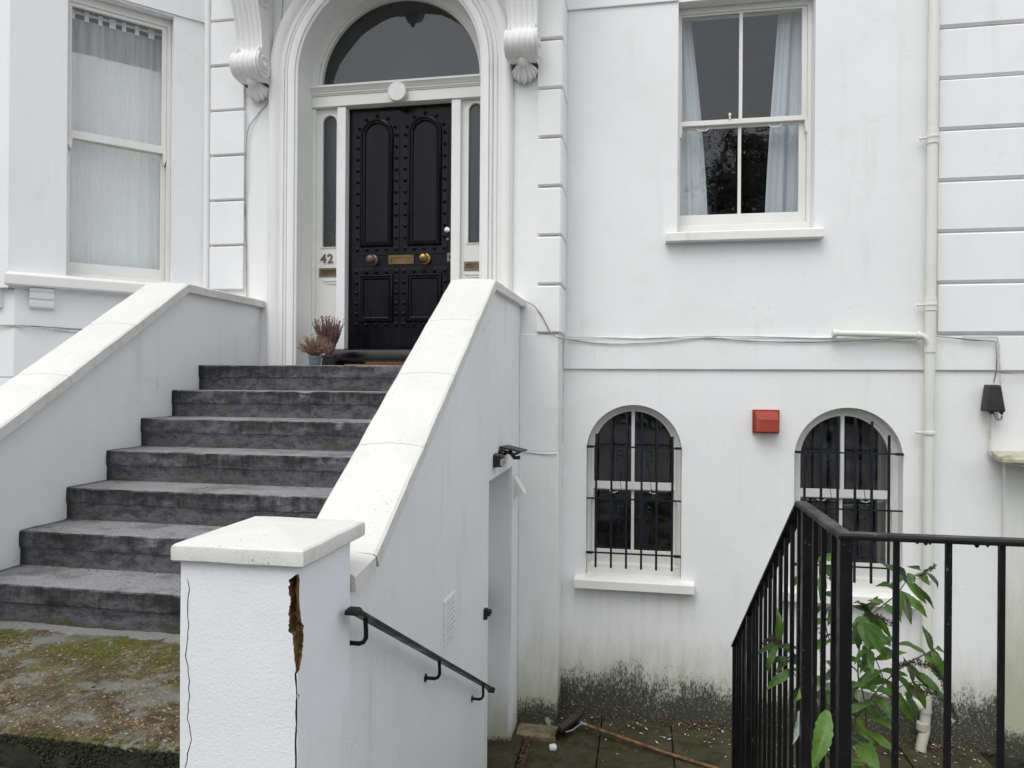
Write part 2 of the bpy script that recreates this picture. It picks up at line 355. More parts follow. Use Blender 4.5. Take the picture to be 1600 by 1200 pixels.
def step_mat():
    t = NT('stained_step_concrete')
    z = t.sep()[2]; fz = t.math('FRACT', t.math('DIVIDE', t.math('SUBTRACT', z, 0.39), 0.1757))       # height within each riser
    n1 = t.noise(2.0, 5, 0.6, vec=t.scaled((1.3, 1.3, 3))); n2 = t.noise(1.0, 8, 0.78, vec=t.scaled((13, 13, 22))); n3 = t.noise(90, 5, 0.75); dr = t.noise(1.0, 7, 0.75, vec=t.scaled((24, 24, 3.0)))
    c = t.mix(t.ramp(n2, 0.36, 0.62), (0.060, 0.061, 0.067), (0.165, 0.167, 0.178))
    c = t.mix(t.ramp(t.noise(1.0, 8, 0.8, vec=t.scaled((30, 30, 55))), 0.57, 0.66, 0, 0.75), c, (0.215, 0.218, 0.228))
    up_st = t.math('ADD', fz, t.math('ADD', t.math('MULTIPLY', t.math('SUBTRACT', dr, 0.5), 1.2), t.math('MULTIPLY', t.math('SUBTRACT', n1, 0.5), 1.9)))
    c = t.mix(t.ramp(up_st, 0.42, 1.10, 0, 0.88), c, (0.016, 0.016, 0.012))
    c = t.mix(t.math('MULTIPLY', t.ramp(t.noise(1.0, 6, 0.7, vec=t.scaled((4, 4, 14))), 0.56, 0.66), t.ramp(fz, 0.85, 0.25, 0, 0.9)), c, (0.120, 0.105, 0.042))
    crk = t.voronoi(1.0, 'DISTANCE_TO_EDGE', vec=t.scaled((9, 9, 22)))
    c = t.mix(t.math('MULTIPLY', t.ramp(crk, 0.035, 0.008), t.ramp(n2, 0.50, 0.62, 0, 0.35)), c, (0.015, 0.015, 0.014))
    lo_st = t.math('SUBTRACT', t.math('ADD', t.math('MULTIPLY', t.math('SUBTRACT', n1, 0.5), 1.6), t.math('MULTIPLY', t.math('SUBTRACT', n2, 0.5), 0.9)), fz)
    c = t.mix(t.ramp(lo_st, -0.12, 0.22, 0, 0.85), c, t.mix(t.ramp(n3, 0.4, 0.62), (0.042, 0.040, 0.010), (0.115, 0.105, 0.026)))   # moss and dirt in the angle
    c = t.mix(t.math('MULTIPLY', t.ramp(n3, 0.60, 0.68), 0.6), c, (0.02, 0.02, 0.018))
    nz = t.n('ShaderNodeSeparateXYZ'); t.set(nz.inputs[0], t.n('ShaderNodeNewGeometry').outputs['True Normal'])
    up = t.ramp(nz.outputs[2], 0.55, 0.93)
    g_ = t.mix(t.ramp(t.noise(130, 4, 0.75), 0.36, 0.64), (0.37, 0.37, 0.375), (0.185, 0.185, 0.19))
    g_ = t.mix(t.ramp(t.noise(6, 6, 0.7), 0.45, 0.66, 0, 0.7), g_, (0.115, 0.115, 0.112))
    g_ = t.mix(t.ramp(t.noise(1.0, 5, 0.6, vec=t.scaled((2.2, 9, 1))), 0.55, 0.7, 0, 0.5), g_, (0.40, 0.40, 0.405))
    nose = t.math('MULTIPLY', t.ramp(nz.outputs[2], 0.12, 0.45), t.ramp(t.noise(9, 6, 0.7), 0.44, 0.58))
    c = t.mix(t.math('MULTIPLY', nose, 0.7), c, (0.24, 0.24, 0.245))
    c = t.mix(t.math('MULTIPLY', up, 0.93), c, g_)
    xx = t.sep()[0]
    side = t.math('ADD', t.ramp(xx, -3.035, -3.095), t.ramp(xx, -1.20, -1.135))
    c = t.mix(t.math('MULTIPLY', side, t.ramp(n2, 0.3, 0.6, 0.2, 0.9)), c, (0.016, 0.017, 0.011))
    h = t.math('ADD', t.math('MULTIPLY', n2, 0.8), t.math('MULTIPLY', t.noise(110, 4, 0.7), 0.5))
    return t.principled(c, 0.85, normal=t.bump(h, 1.0, 0.012), spec=0.2)
M['step'] = step_mat()

def slab_mat():
    t = NT('mossy_pebbled_concrete')
    n1 = t.noise(2.6, 6, 0.65); n2 = t.noise(14, 6, 0.7); n3 = t.noise(90, 4, 0.7)
    y = t.sep()[1]
    c = t.mix(t.ramp(n2, 0.35, 0.68), (0.070, 0.050, 0.022), (0.175, 0.145, 0.090))
    c = t.mix(t.ramp(n3, 0.42, 0.66, 0, 0.85), c, (0.030, 0.024, 0.014))
    c = t.mix(t.ramp(t.noise(5, 6, 0.7), 0.47, 0.60, 0, 0.85), c, (0.20, 0.20, 0.185))
    ms = t.math('ADD', n1, t.math('MULTIPLY', t.math('SUBTRACT', y, 2.35), 0.26))
    ms = t.math('ADD', ms, t.math('MULTIPLY', t.math('SUBTRACT', n2, 0.5), 0.5))
    mf = t.math('MULTIPLY', t.ramp(ms, 0.50, 0.68), t.ramp(n3, 0.25, 0.55, 0.5, 0.95))
    c = t.mix(mf, c, t.mix(t.ramp(n3, 0.4, 0.65), (0.050, 0.060, 0.006), (0.13, 0.135, 0.022)))
    band = t.ramp(t.math('ADD', y, t.math('MULTIPLY', t.math('SUBTRACT', n2, 0.5), 0.22)), 2.715, 2.745)   # bare cement along the riser
    c = t.mix(t.math('MULTIPLY', band, t.ramp(n3, 0.25, 0.55, 0.25, 0.9)), c, (0.27, 0.27, 0.275))
    return t.principled(c, 0.9, normal=t.bump(t.math('ADD', n3, t.math('MULTIPLY', n2, 0.6)), 0.9, 0.012), spec=0.2)
M['slab'] = slab_mat()
M['darkmoss'] = concrete('mossy_edge', (0.016, 0.018, 0.013), (0.040, 0.042, 0.030), moss=(0.025, 0.045, 0.010), mossf=0.7, tf=0.0)

def island(name, cols, rough=0.7, bump=0.2, bscale=60):
    t = NT(name); r = t.n('ShaderNodeNewGeometry').outputs['Random Per Island']
    cr = t.n('ShaderNodeValToRGB'); e = cr.color_ramp.elements
    while len(e) < len(cols): e.new(0.5)
    for i, c in enumerate(cols): e[i].position = i / max(len(cols) - 1, 1) ; e[i].color = (*c, 1)
    t.set(cr.inputs[0], r)
    c = t.mix(t.ramp(t.noise(bscale, 4), 0.35, 0.7, 0, 0.45), cr.outputs[0], (0.05, 0.045, 0.03))
    return t.principled(c, rough, normal=t.bump(t.noise(bscale * 2, 3), bump, 0.002), spec=0.3)
M['pebble'] = island('pebbles', [(0.12, 0.075, 0.035), (0.26, 0.15, 0.055), (0.15, 0.13, 0.10), (0.36, 0.29, 0.18), (0.24, 0.115, 0.04), (0.09, 0.08, 0.06), (0.38, 0.33, 0.24)])
M['debris'] = island('leaf_litter', [(0.10, 0.04, 0.03), (0.07, 0.05, 0.03), (0.18, 0.09, 0.06), (0.05, 0.04, 0.03), (0.22, 0.15, 0.10)])
M['flake'] = island('paint_flakes', [(0.75, 0.75, 0.73), (0.60, 0.60, 0.56), (0.8, 0.8, 0.78), (0.45, 0.44, 0.40)])
M['deadleaf'] = island('fallen_leaf', [(0.36, 0.13, 0.03), (0.26, 0.10, 0.04), (0.42, 0.24, 0.08)])

def glass(name, tint=(0.93, 0.95, 0.95), wob=0.003, wscale=2.2, base=0.085, rough=0.0, dirt=0.0):
    t = NT(name)
    lw = t.n('ShaderNodeLayerWeight'); lw.inputs['Blend'].default_value = 0.5
    f = t.math('ADD', t.math('MULTIPLY', t.math('POWER', lw.outputs['Facing'], 5.0), 0.85), base)
    tr = t.n('ShaderNodeBsdfTransparent'); tr.inputs[0].default_value = (*tint, 1)
    gl = t.n('ShaderNodeBsdfGlossy'); gl.inputs['Roughness'].default_value = rough; gl.inputs['Color'].default_value = (1, 1, 1, 1)
    t.set(gl.inputs['Normal'], t.bump(t.noise(wscale, 3, 0.5), 1.0, wob))
    mx = t.n('ShaderNodeMixShader'); t.set(mx.inputs[0], f); t.t.links.new(tr.outputs[0], mx.inputs[1]); t.t.links.new(gl.outputs[0], mx.inputs[2])
    last = mx
    if dirt:
        df = t.n('ShaderNodeBsdfDiffuse'); df.inputs[0].default_value = (0.55, 0.57, 0.57, 1)
        m2 = t.n('ShaderNodeMixShader'); t.set(m2.inputs[0], t.math('MULTIPLY', t.ramp(t.noise(9, 6, 0.7), 0.35, 0.75), dirt))
        t.t.links.new(mx.outputs[0], m2.inputs[1]); t.t.links.new(df.outputs[0], m2.inputs[2]); last = m2
    t.t.links.new(last.outputs[0], t.out.inputs['Surface'])
    return t.m
M['glass'] = glass('window_glass', dirt=0.015, base=0.062, wob=0.006)
M['glassdull'] = glass('basement_glass', dirt=0.07, base=0.085)
def frosted():
    t = NT('obscured_glass')
    v = t.noise(70, 3, 0.6)
    return t.principled((0.028, 0.032, 0.034), 0.22, normal=t.bump(v, 0.55, 0.004), spec=0.6)
M['frost'] = frosted()

def cloth(name, col, trans=0.35, alpha=1.0):
    t = NT(name)
    wv = t.noise(1.0, 4, 0.6, vec=t.scaled((34, 34, 1.2)))
    c = t.mix(t.ramp(wv, 0.35, 0.7), col, tuple(x * 0.93 for x in col))
    d = t.n('ShaderNodeBsdfDiffuse'); t.set(d.inputs[0], c)
    tl = t.n('ShaderNodeBsdfTranslucent'); t.set(tl.inputs[0], c)
    mx = t.n('ShaderNodeMixShader'); mx.inputs[0].default_value = trans
    t.t.links.new(d.outputs[0], mx.inputs[1]); t.t.links.new(tl.outputs[0], mx.inputs[2]); last = mx
    if alpha < 1:
        tr = t.n('ShaderNodeBsdfTransparent'); m2 = t.n('ShaderNodeMixShader')
        t.set(m2.inputs[0], t.ramp(wv, 0.3, 0.72, alpha - 0.18, alpha + 0.18))
        t.t.links.new(tr.outputs[0], m2.inputs[1]); t.t.links.new(mx.outputs[0], m2.inputs[2]); last = m2
    t.t.links.new(last.outputs[0], t.out.inputs['Surface'])
    return t.m
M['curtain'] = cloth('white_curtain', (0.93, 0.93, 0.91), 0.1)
M['dimcurtain'] = cloth('shaded_white_curtain', (0.60, 0.63, 0.66), 0.15)  # white cloth coloured grey for the dimness behind the upper panes
M['voile'] = cloth('sheer_voile', (0.90, 0.90, 0.90), 0.2, 0.47)
M['room'] = flat('unlit_basement_room', (0.12, 0.125, 0.12), 0.9, nscale=2)  # dark wall colour stands in for the unlit basement rooms
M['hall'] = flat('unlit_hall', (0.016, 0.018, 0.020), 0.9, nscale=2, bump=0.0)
M['roomdim'] = flat('unlit_window_room', (0.035, 0.037, 0.044), 0.9, nscale=2)  # near-black colour supplies the dimness of the rooms behind the glass
M['brass'] = flat('tarnished_brass', (0.20, 0.13, 0.06), 0.42, 0.9, nscale=9, alt=(0.12, 0.08, 0.045))
M['brass2'] = flat('polished_brass', (0.30, 0.21, 0.075), 0.30, 1.0, nscale=30)
M['patina'] = flat('reddish_worn_brass', (0.16, 0.095, 0.08), 0.45, 0.7, nscale=60, alt=(0.09, 0.075, 0.07))
M['steel'] = flat('steel', (0.62, 0.62, 0.60), 0.28, 1.0, nscale=40)
M['bronze'] = flat('grey_bronze', (0.20, 0.18, 0.14), 0.45, 0.7, nscale=30)
M['red'] = flat('red_plastic', (0.33, 0.045, 0.025), 0.38, var=0.2, nscale=6, bump=0.05)
M['blackplastic'] = flat('black_plastic', (0.006, 0.006, 0.007), 0.42, nscale=9, alt=(0.018, 0.017, 0.017))
M['whiteplastic'] = flat('white_plastic', (0.76, 0.755, 0.73), 0.4, var=0.12)
M['cable'] = flat('painted_cable', (0.62, 0.62, 0.58), 0.55, var=0.35, nscale=12)
M['greycable'] = flat('grey_cable', (0.42, 0.42, 0.39), 0.55, var=0.75, nscale=5)
M['mat'] = flat('coir', (0.30, 0.13, 0.05), 0.95, nscale=120, alt=(0.14, 0.06, 0.03), bump=0.9, bdist=0.006)
M['potgrey'] = flat('blue_grey_pot', (0.16, 0.20, 0.22), 0.5, nscale=20)
M['potdark'] = flat('dark_pot', (0.035, 0.035, 0.04), 0.5, nscale=20)
M['soil'] = flat('soil', (0.03, 0.022, 0.015), 0.95, nscale=80, bump=0.8, bdist=0.005)
M['heather'] = island('heather_sprigs', [(0.36, 0.15, 0.15), (0.42, 0.25, 0.19), (0.26, 0.10, 0.13), (0.48, 0.22, 0.23), (0.15, 0.16, 0.06), (0.30, 0.22, 0.12), (0.12, 0.14, 0.05)], 0.85)
M['heatherpurple'] = island('purple_heather_sprigs', [(0.15, 0.07, 0.13), (0.26, 0.13, 0.16), (0.12, 0.06, 0.11), (0.30, 0.17, 0.13), (0.10, 0.10, 0.05), (0.33, 0.20, 0.16)], 0.85)
M['broomwood'] = flat('varnished_wood', (0.23, 0.12, 0.042), 0.55, nscale=16, alt=(0.075, 0.04, 0.018))
M['broomhead'] = flat('dark_wet_wood', (0.035, 0.028, 0.018), 0.6, nscale=25)
M['bristle'] = flat('dark_bristles', (0.018, 0.016, 0.013), 0.8, nscale=90, bump=0.9, bdist=0.006)
M['galv'] = flat('galvanised_steel', (0.50, 0.55, 0.58), 0.35, 0.9)
M['ledge'] = flat('mossy_sandstone', (0.46, 0.44, 0.34), 0.85, nscale=9, alt=(0.26, 0.25, 0.14), bump=0.6, bdist=0.006)
M['ragwall'] = stucco('stained_neighbour_render', col=(0.72, 0.72, 0.68), base=(-1.15, 1.5, 0.12), streak=0.9, grain=0.4)
def exposed():
    t = NT('exposed_brick_core'); n1 = t.noise(1.0, 6, 0.7, vec=t.scaled((60, 60, 14))); n2 = t.noise(90, 5, 0.7)
    c = t.mix(t.ramp(n1, 0.35, 0.65), (0.21, 0.125, 0.045), (0.050, 0.030, 0.013))
    c = t.mix(t.ramp(n2, 0.55, 0.72, 0, 0.7), c, (0.34, 0.23, 0.11))
    return t.principled(c, 0.95, normal=t.bump(t.math('ADD', n1, n2), 1.0, 0.012), spec=0.2)
M['core'] = exposed()
M['crack'] = flat('crack_dark', (0.028, 0.026, 0.022), 0.95, nscale=60)  # near-black faces inside the fine cracks
def leafmat(name, c1, c2, tr=0.25):
    t = NT(name)
    c = t.mix(t.ramp(t.noise(30, 5, 0.65), 0.35, 0.7), c1, c2)
    r = t.n('ShaderNodeNewGeometry').outputs['Random Per Island']
    c = t.mix(t.math('MULTIPLY', r, 0.35), c, (c1[0] * 0.4, c1[1] * 0.45, c1[2] * 0.4))
    p = t.n('ShaderNodeBsdfPrincipled'); t.set(p.inputs['Base Color'], c); p.inputs['Roughness'].default_value = 0.42
    t.set(p.inputs['Normal'], t.bump(t.noise(120, 4, 0.6), 0.5, 0.003))
    tl = t.n('ShaderNodeBsdfTranslucent'); t.set(tl.inputs[0], c)
    mx = t.n('ShaderNodeMixShader'); mx.inputs[0].default_value = tr
    t.t.links.new(p.outputs[0], mx.inputs[1]); t.t.links.new(tl.outputs[0], mx.inputs[2]); t.t.links.new(mx.outputs[0], t.out.inputs['Surface'])
    return t.m
M['leaf_b'] = leafmat('broad_leaf', (0.110, 0.230, 0.022), (0.070, 0.155, 0.016))
M['leaf_m'] = leafmat('mid_leaf', (0.090, 0.185, 0.024), (0.055, 0.122, 0.018))
M['leaf_d'] = leafmat('dark_leaf', (0.048, 0.098, 0.022), (0.030, 0.066, 0.016))
M['leaf_l'] = leafmat('light_leaf', (0.16, 0.28, 0.03), (0.12, 0.22, 0.025))
M['leaf_o'] = leafmat('olive_leaf', (0.085, 0.105, 0.035), (0.060, 0.075, 0.028))
M['leaf_u'] = leafmat('leaf_underside', (0.50, 0.56, 0.50), (0.42, 0.48, 0.42), 0.1)
M['stem'] = flat('young_stem', (0.15, 0.12, 0.055), 0.6, nscale=30, alt=(0.09, 0.06, 0.035))
M['spike'] = island('dry_seed_heads', [(0.040, 0.028, 0.024), (0.060, 0.040, 0.032), (0.025, 0.020, 0.018)], 0.9)
M['spikeyellow'] = island('pale_seed_heads', [(0.20, 0.19, 0.08), (0.13, 0.13, 0.05), (0.26, 0.24, 0.12)], 0.9)
M['bark'] = flat('bark', (0.07, 0.055, 0.04), 0.9, nscale=8, bump=0.8, bdist=0.02)
M['treeleaf'] = leafmat('street_tree_leaf', (0.050, 0.075, 0.022), (0.030, 0.050, 0.015))
# ================================================================ ground
g = MB(); g.plate([(-70, -90), (70, -90), (70, 60), (-70, 60)], [[(-1.12, 1.93), (4.75, 1.93), (4.75, 9.2), (-1.12, 9.2)]], lambda u, v, d: (u, v, d), 0.0, -0.25)
tag(g.build('ground', M['tarmac']), kind='structure')
# mossy pebbled slab at the foot of the steps
def slab_top(a, b):
    x = -3.1 + a * 1.852; y = 1.925 + b * 0.885
    e = 0.5 if b in (0, 1) or a in (0, 1) else 1.0
    z = 0.39 + 0.006 * noise.noise((x * 3, y * 3, 0)) + 0.004 * noise.noise((x * 17, y * 17, 3))
    if b == 0: y += 0.014 * noise.noise((x * 9, 0, 5)); z -= 0.012
    return (x, y, z)
s = MB(); s.grid(slab_top, 110, 54)
s.cur = 1
s.grid(lambda a, b: (slab_top(a, 0)[0], slab_top(a, 0)[1] - 0.010 * math.sin(b * 3.1) + 0.012 * noise.noise((a * 30, b * 5, 0)) * (b > 0), slab_top(a, 0)[2] - b * 0.16), 110, 6)
tag(s.build('entrance_slab', [M['slab'], M['darkmoss']], smooth=50), kind='structure')
s = MB(); s.box(-3.2, -1.26, 1.55, 1.95, 0.0, 0.285)
tag(s.build('lower_step', M['paving'], bevel=0.008), kind='structure')
# embedded stones
pb = MB(); rr = random.Random(3)
for i in range(4600):
    x = rr.uniform(-3.05, -1.26); y = 1.94 + 0.72 * rr.random() ** 1.2
    if noise.noise((x * 2.2, y * 2.2, 1)) + 0.35 * (2.35 - y) < rr.uniform(-0.45, 0.25): continue
    r = rr.uniform(0.0017, 0.0050) * (1.35 if rr.random() < 0.12 else 1); q = rr.random() * 3.14
    c, sn = math.cos(q), math.sin(q); zz = 0.39 + 0.006 * noise.noise((x * 3, y * 3, 0)) + 0.004 * noise.noise((x * 17, y * 17, 3))
    ring = []
    for hgt, k in ((-0.5, 1.0), (0.25, 0.9), (0.55, 0.5)):
        ring.append([(x + r * k * (1.35 * math.cos(a) * c - 0.85 * math.sin(a) * sn), y + r * k * (1.35 * math.cos(a) * sn + 0.85 * math.sin(a) * c), zz + hgt * r) for a in [j * math.pi / 3 for j in range(6)]])
    pb.rings(ring, cap0=False)
tag(pb.build('gravel', M['pebble'], smooth=60), kind='stuff')

# basement area: floor, slabs, retaining wall, steps
f = MB(); f.box(-1.12, 4.6, 1.9, 5.72, -1.5, -1.16)
floor = tag(f.build('basement_floor', M['darkmoss']), kind='structure')
rr = random.Random(5)
xs = [-0.80, -0.285, 0.245, 0.80, 1.33, 1.87, 2.42]; ys = [3.55, 4.10, 4.62, 5.15, 5.66]
for j in range(len(ys) - 1):
    for i in range(len(xs) - 1):
        if xs[i] < 0.55 and j == 0: continue
        x0, x1 = xs[i] + 0.006, xs[i + 1] - 0.006; y0, y1 = ys[j] + 0.006, ys[j + 1] - 0.006
        if j % 2: x0 += 0.0; x1 += 0.0
        dz = rr.uniform(-0.006, 0.004); tx, ty = rr.uniform(-.004, .004), rr.uniform(-.004, .004)
        b = MB(); b.grid(lambda a, c: (x0 + (x1 - x0) * a, y0 + (y1 - y0) * c, -1.13 + dz + tx * (a - .5) + ty * (c - .5) + 0.003 * noise.noise((x0 + a * 3, y0 + c * 3, 2))), 4, 4)
        b.grid(lambda a, c: (x0 + (x1 - x0) * a, y0, -1.17 + c * (0.04 + dz + ty * -.5 + tx * (a - .5))), 4, 1)
        b.grid(lambda a, c: (x1, y0 + (y1 - y0) * a, -1.17 + c * (0.04 + dz)), 4, 1)
        b.grid(lambda a, c: (x0, y0 + (y1 - y0) * a, -1.17 + c * (0.04 + dz)), 4, 1)
        b.build('paving_slab', M['paving'], floor, smooth=40)
b = MB(); b.box(-1.10, -0.835, 4.31, 5.20, -1.17, -1.105); b.build('threshold_slab', M['paving'], floor, bevel=0.008)
b = MB(); b.box(-0.905, -0.60, 5.20, 5.395, -1.17, -1.10)
o = b.build('cement_patch', flat('sandy_cement', (0.26, 0.205, 0.135), 0.9, nscale=9, alt=(0.10, 0.095, 0.035), bump=0.6, bdist=0.006), floor, bevel=0.012)

rw = thing('retaining_wall', 'low concrete retaining wall carrying the black front railing', 'wall', (2.5, 2.05, -1.2))
b = MB(); b.box(0.46, 4.6, 1.93, 2.12, -1.45, 0.03); b.build('wall', M['ragwall'], rw, bevel=0.01)
b = MB(); b.plate([(2.12, -1.4), (4.22, -1.4), (4.22, -1.06), (2.12, 0.03)], [], YZ, 0.48, 0.58); b.build('stringer', M['ragwall'], rw)
bs = thing('basement_steps', 'concrete steps going down between the stair wall and the black railing', 'steps', (-0.2, 2.9, -1.13))
for i in range(6):
    b = MB(); b.box(-0.915, 0.478, 1.93 + 0.35 * i, 1.93 + 0.35 * (i + 1), -1.4, -0.0 - 0.188 * i); b.build('step', M['paving'], bs, bevel=0.01)

# ================================================================ the house
H = thing('house', 'white rendered Victorian house with arched black doorway, bay and barred basement windows', 'house', (0, 5.7, -1.2))
DX = -2.004                                     # middle of the doorway
# openings
UW = (0.270, 1.283, 2.700, 4.500)
A1 = (-0.0535, 0.3715, -0.03, 0.970); A2 = (1.535, 0.383, -0.04, 0.957)
b = MB(); b.plate(rect(-0.66, 4.6, -1.3, 7.6), [rect(*UW), arch(*A1), arch(*A2)], XZ, 5.70, 6.02)
b.build('wall', M['wall'], H)
b = MB(); b.plate(rect(-3.60, -0.62, -1.3, 7.6), [arch(DX, 0.7625, 1.59, 4.0, 48)], XZ, 5.40, 5.698)
b.build('porch_wall', M['porch'], H)
# plain band at the foot of the porch corner, then string courses
b = MB(); b.box(-0.9193, -0.612, 5.375, 5.399, -1.3, 0.985); b.build('pilaster_base', M['porch'], H, bevel=0.005)
b = MB(); b.box(-0.9193, -0.6225, 5.383, 5.399, 0.987, 1.883); b.build('pilaster_base', M['porch'], H, bevel=0.005)
b = MB(); b.box(-0.617, 4.6, 5.680, 5.699, 1.622, 1.872); b.build('string_course', M['wall'], H, bevel=0.006)
b = MB(); b.box(-0.617, UW[0] - 0.001, 5.684, 5.699, 4.505, 5.2); b.build('string_course', M['wall'], H, bevel=0.005)
b = MB(); b.box(UW[1] + 0.001, 2.02, 5.684, 5.699, 4.505, 5.2); b.build('string_course', M['wall'], H, bevel=0.005)
# quoins
ZJ = [1.885 + 0.3737 * k for k in range(0, 12)]
rr = random.Random(11)
for k in range(len(ZJ) - 1):
    z0, z1 = ZJ[k] + 0.008, ZJ[k + 1] - 0.008; e = rr.uniform(-0.003, 0.003)
    # corner stone with a chamfered arris: front and return face
    y0, x0, x1 = 5.362 + e, -0.788 + rr.uniform(-.003, .003), -0.598 + e
    oz = []
    for (zz, ins) in ((z0, 0.010), (z0 + 0.010, 0), (z1 - 0.010, 0), (z1, 0.010)):
        oz.append([(x0 + ins, 5.402, zz), (x0 + ins, y0 + ins, zz), (x1 - 0.016 - ins * .5, y0 + ins, zz), (x1 - ins, y0 + 0.018 + ins, zz), (x1 - ins, 5.688, zz), (x1 - 0.1, 5.688, zz)])
    b = MB(); b.rings(oz); b.build('quoin', M['quoin'], H)
    if z0 > 1.9:
        x0, x1 = -3.545, -3.242 + rr.uniform(-.004, .004); y0 = 5.368 + e
        b = MB(); b.rings([[(x0 + i_, 5.402, zz), (x0 + i_, y0 + i_, zz), (x1 - i_, y0 + i_, zz), (x1 - i_, 5.402, zz)] for zz, i_ in ((z0, .008), (z0 + .008, 0), (z1 - .008, 0), (z1, .008))])
        b.build('quoin', M['bay'], H)
    x0, x1 = 2.133 + rr.uniform(-.005, .005), 4.6; y0 = 5.668 + e
    b = MB(); b.rings([[(x0 + i_, 5.703, zz), (x0 + i_, y0 + i_, zz), (x1, y0 + i_, zz), (x1, 5.703, zz)] for zz, i_ in ((z0 - .002, .014), (z0 + .014, 0), (z1 - .010, 0), (z1, .010))])
    b.build('quoin', M['bay'], H)
# half-round bead up the angle of bay and porch
b = MB(); b.tube([(-3.585, 5.392, 1.0), (-3.587, 5.392, 7.5)], 0.030, 12); b.build('corner_bead', M['mould'], H, smooth=60)

# ---- moulded arch round the doorway
prof = [(1.022, 0.0), (1.022, 0.022), (1.014, 0.040), (0.998, 0.058), (0.975, 0.066), (0.950, 0.062), (0.930, 0.048), (0.918, 0.034), (0.900, 0.028), (0.897, 0.042), (0.886, 0.046), (0.876, 0.042),
        (0.873, 0.030), (0.866, 0.030), (0.864, 0.048), (0.855, 0.056), (0.845, 0.052), (0.842, 0.040), (0.836, 0.040), (0.834, 0.058), (0.800, 0.056), (0.782, 0.048), (0.779, 0.034), (0.765, 0.030), (0.7615, 0.024), (0.7615, -0.02), (1.022, -0.02)]
rs = []
path = [((DX, 1.62), math.pi)] + [((DX, z), math.pi) for z in (2.4, 3.2, 4.0)] + [((DX, 4.0), math.pi - math.pi * k / 48) for k in range(1, 49)] + [((DX, z), 0.0) for z in (3.2, 2.4, 1.62)]
for (cx, cz), a in path:
    rs.append([(cx + r * math.cos(a), 5.399 - d, cz + r * math.sin(a)) for r, d in prof])
b = MB(); b.rings(rs); b.build('architrave', M['mould'], H, smooth=28)
# fillet inside the reveal
# keystone with its drop
ks = MB(); ks.rings([[(DX - wd, 5.41, z), (DX - wd, 5.41 - dp, z), (DX + wd, 5.41 - dp, z), (DX + wd, 5.41, z)] for z, wd, dp in ((4.70, .05, .10), (4.78, .075, .17), (5.0, .095, .20), (5.2, .11, .22))])
kso = ks.build('keystone', M['mould'], H, bevel=0.008)
d = MB(); d.lathe([(0.004, -0.075), (0.014, -0.068), (0.018, -0.055), (0.013, -0.045), (0.026, -0.035), (0.032, -0.020), (0.026, -0.006), (0.036, 0.004), (0.040, 0.03)], (DX, 5.345, 4.725), n=16)
d.build('drop', M['mould'], kso, smooth=60)

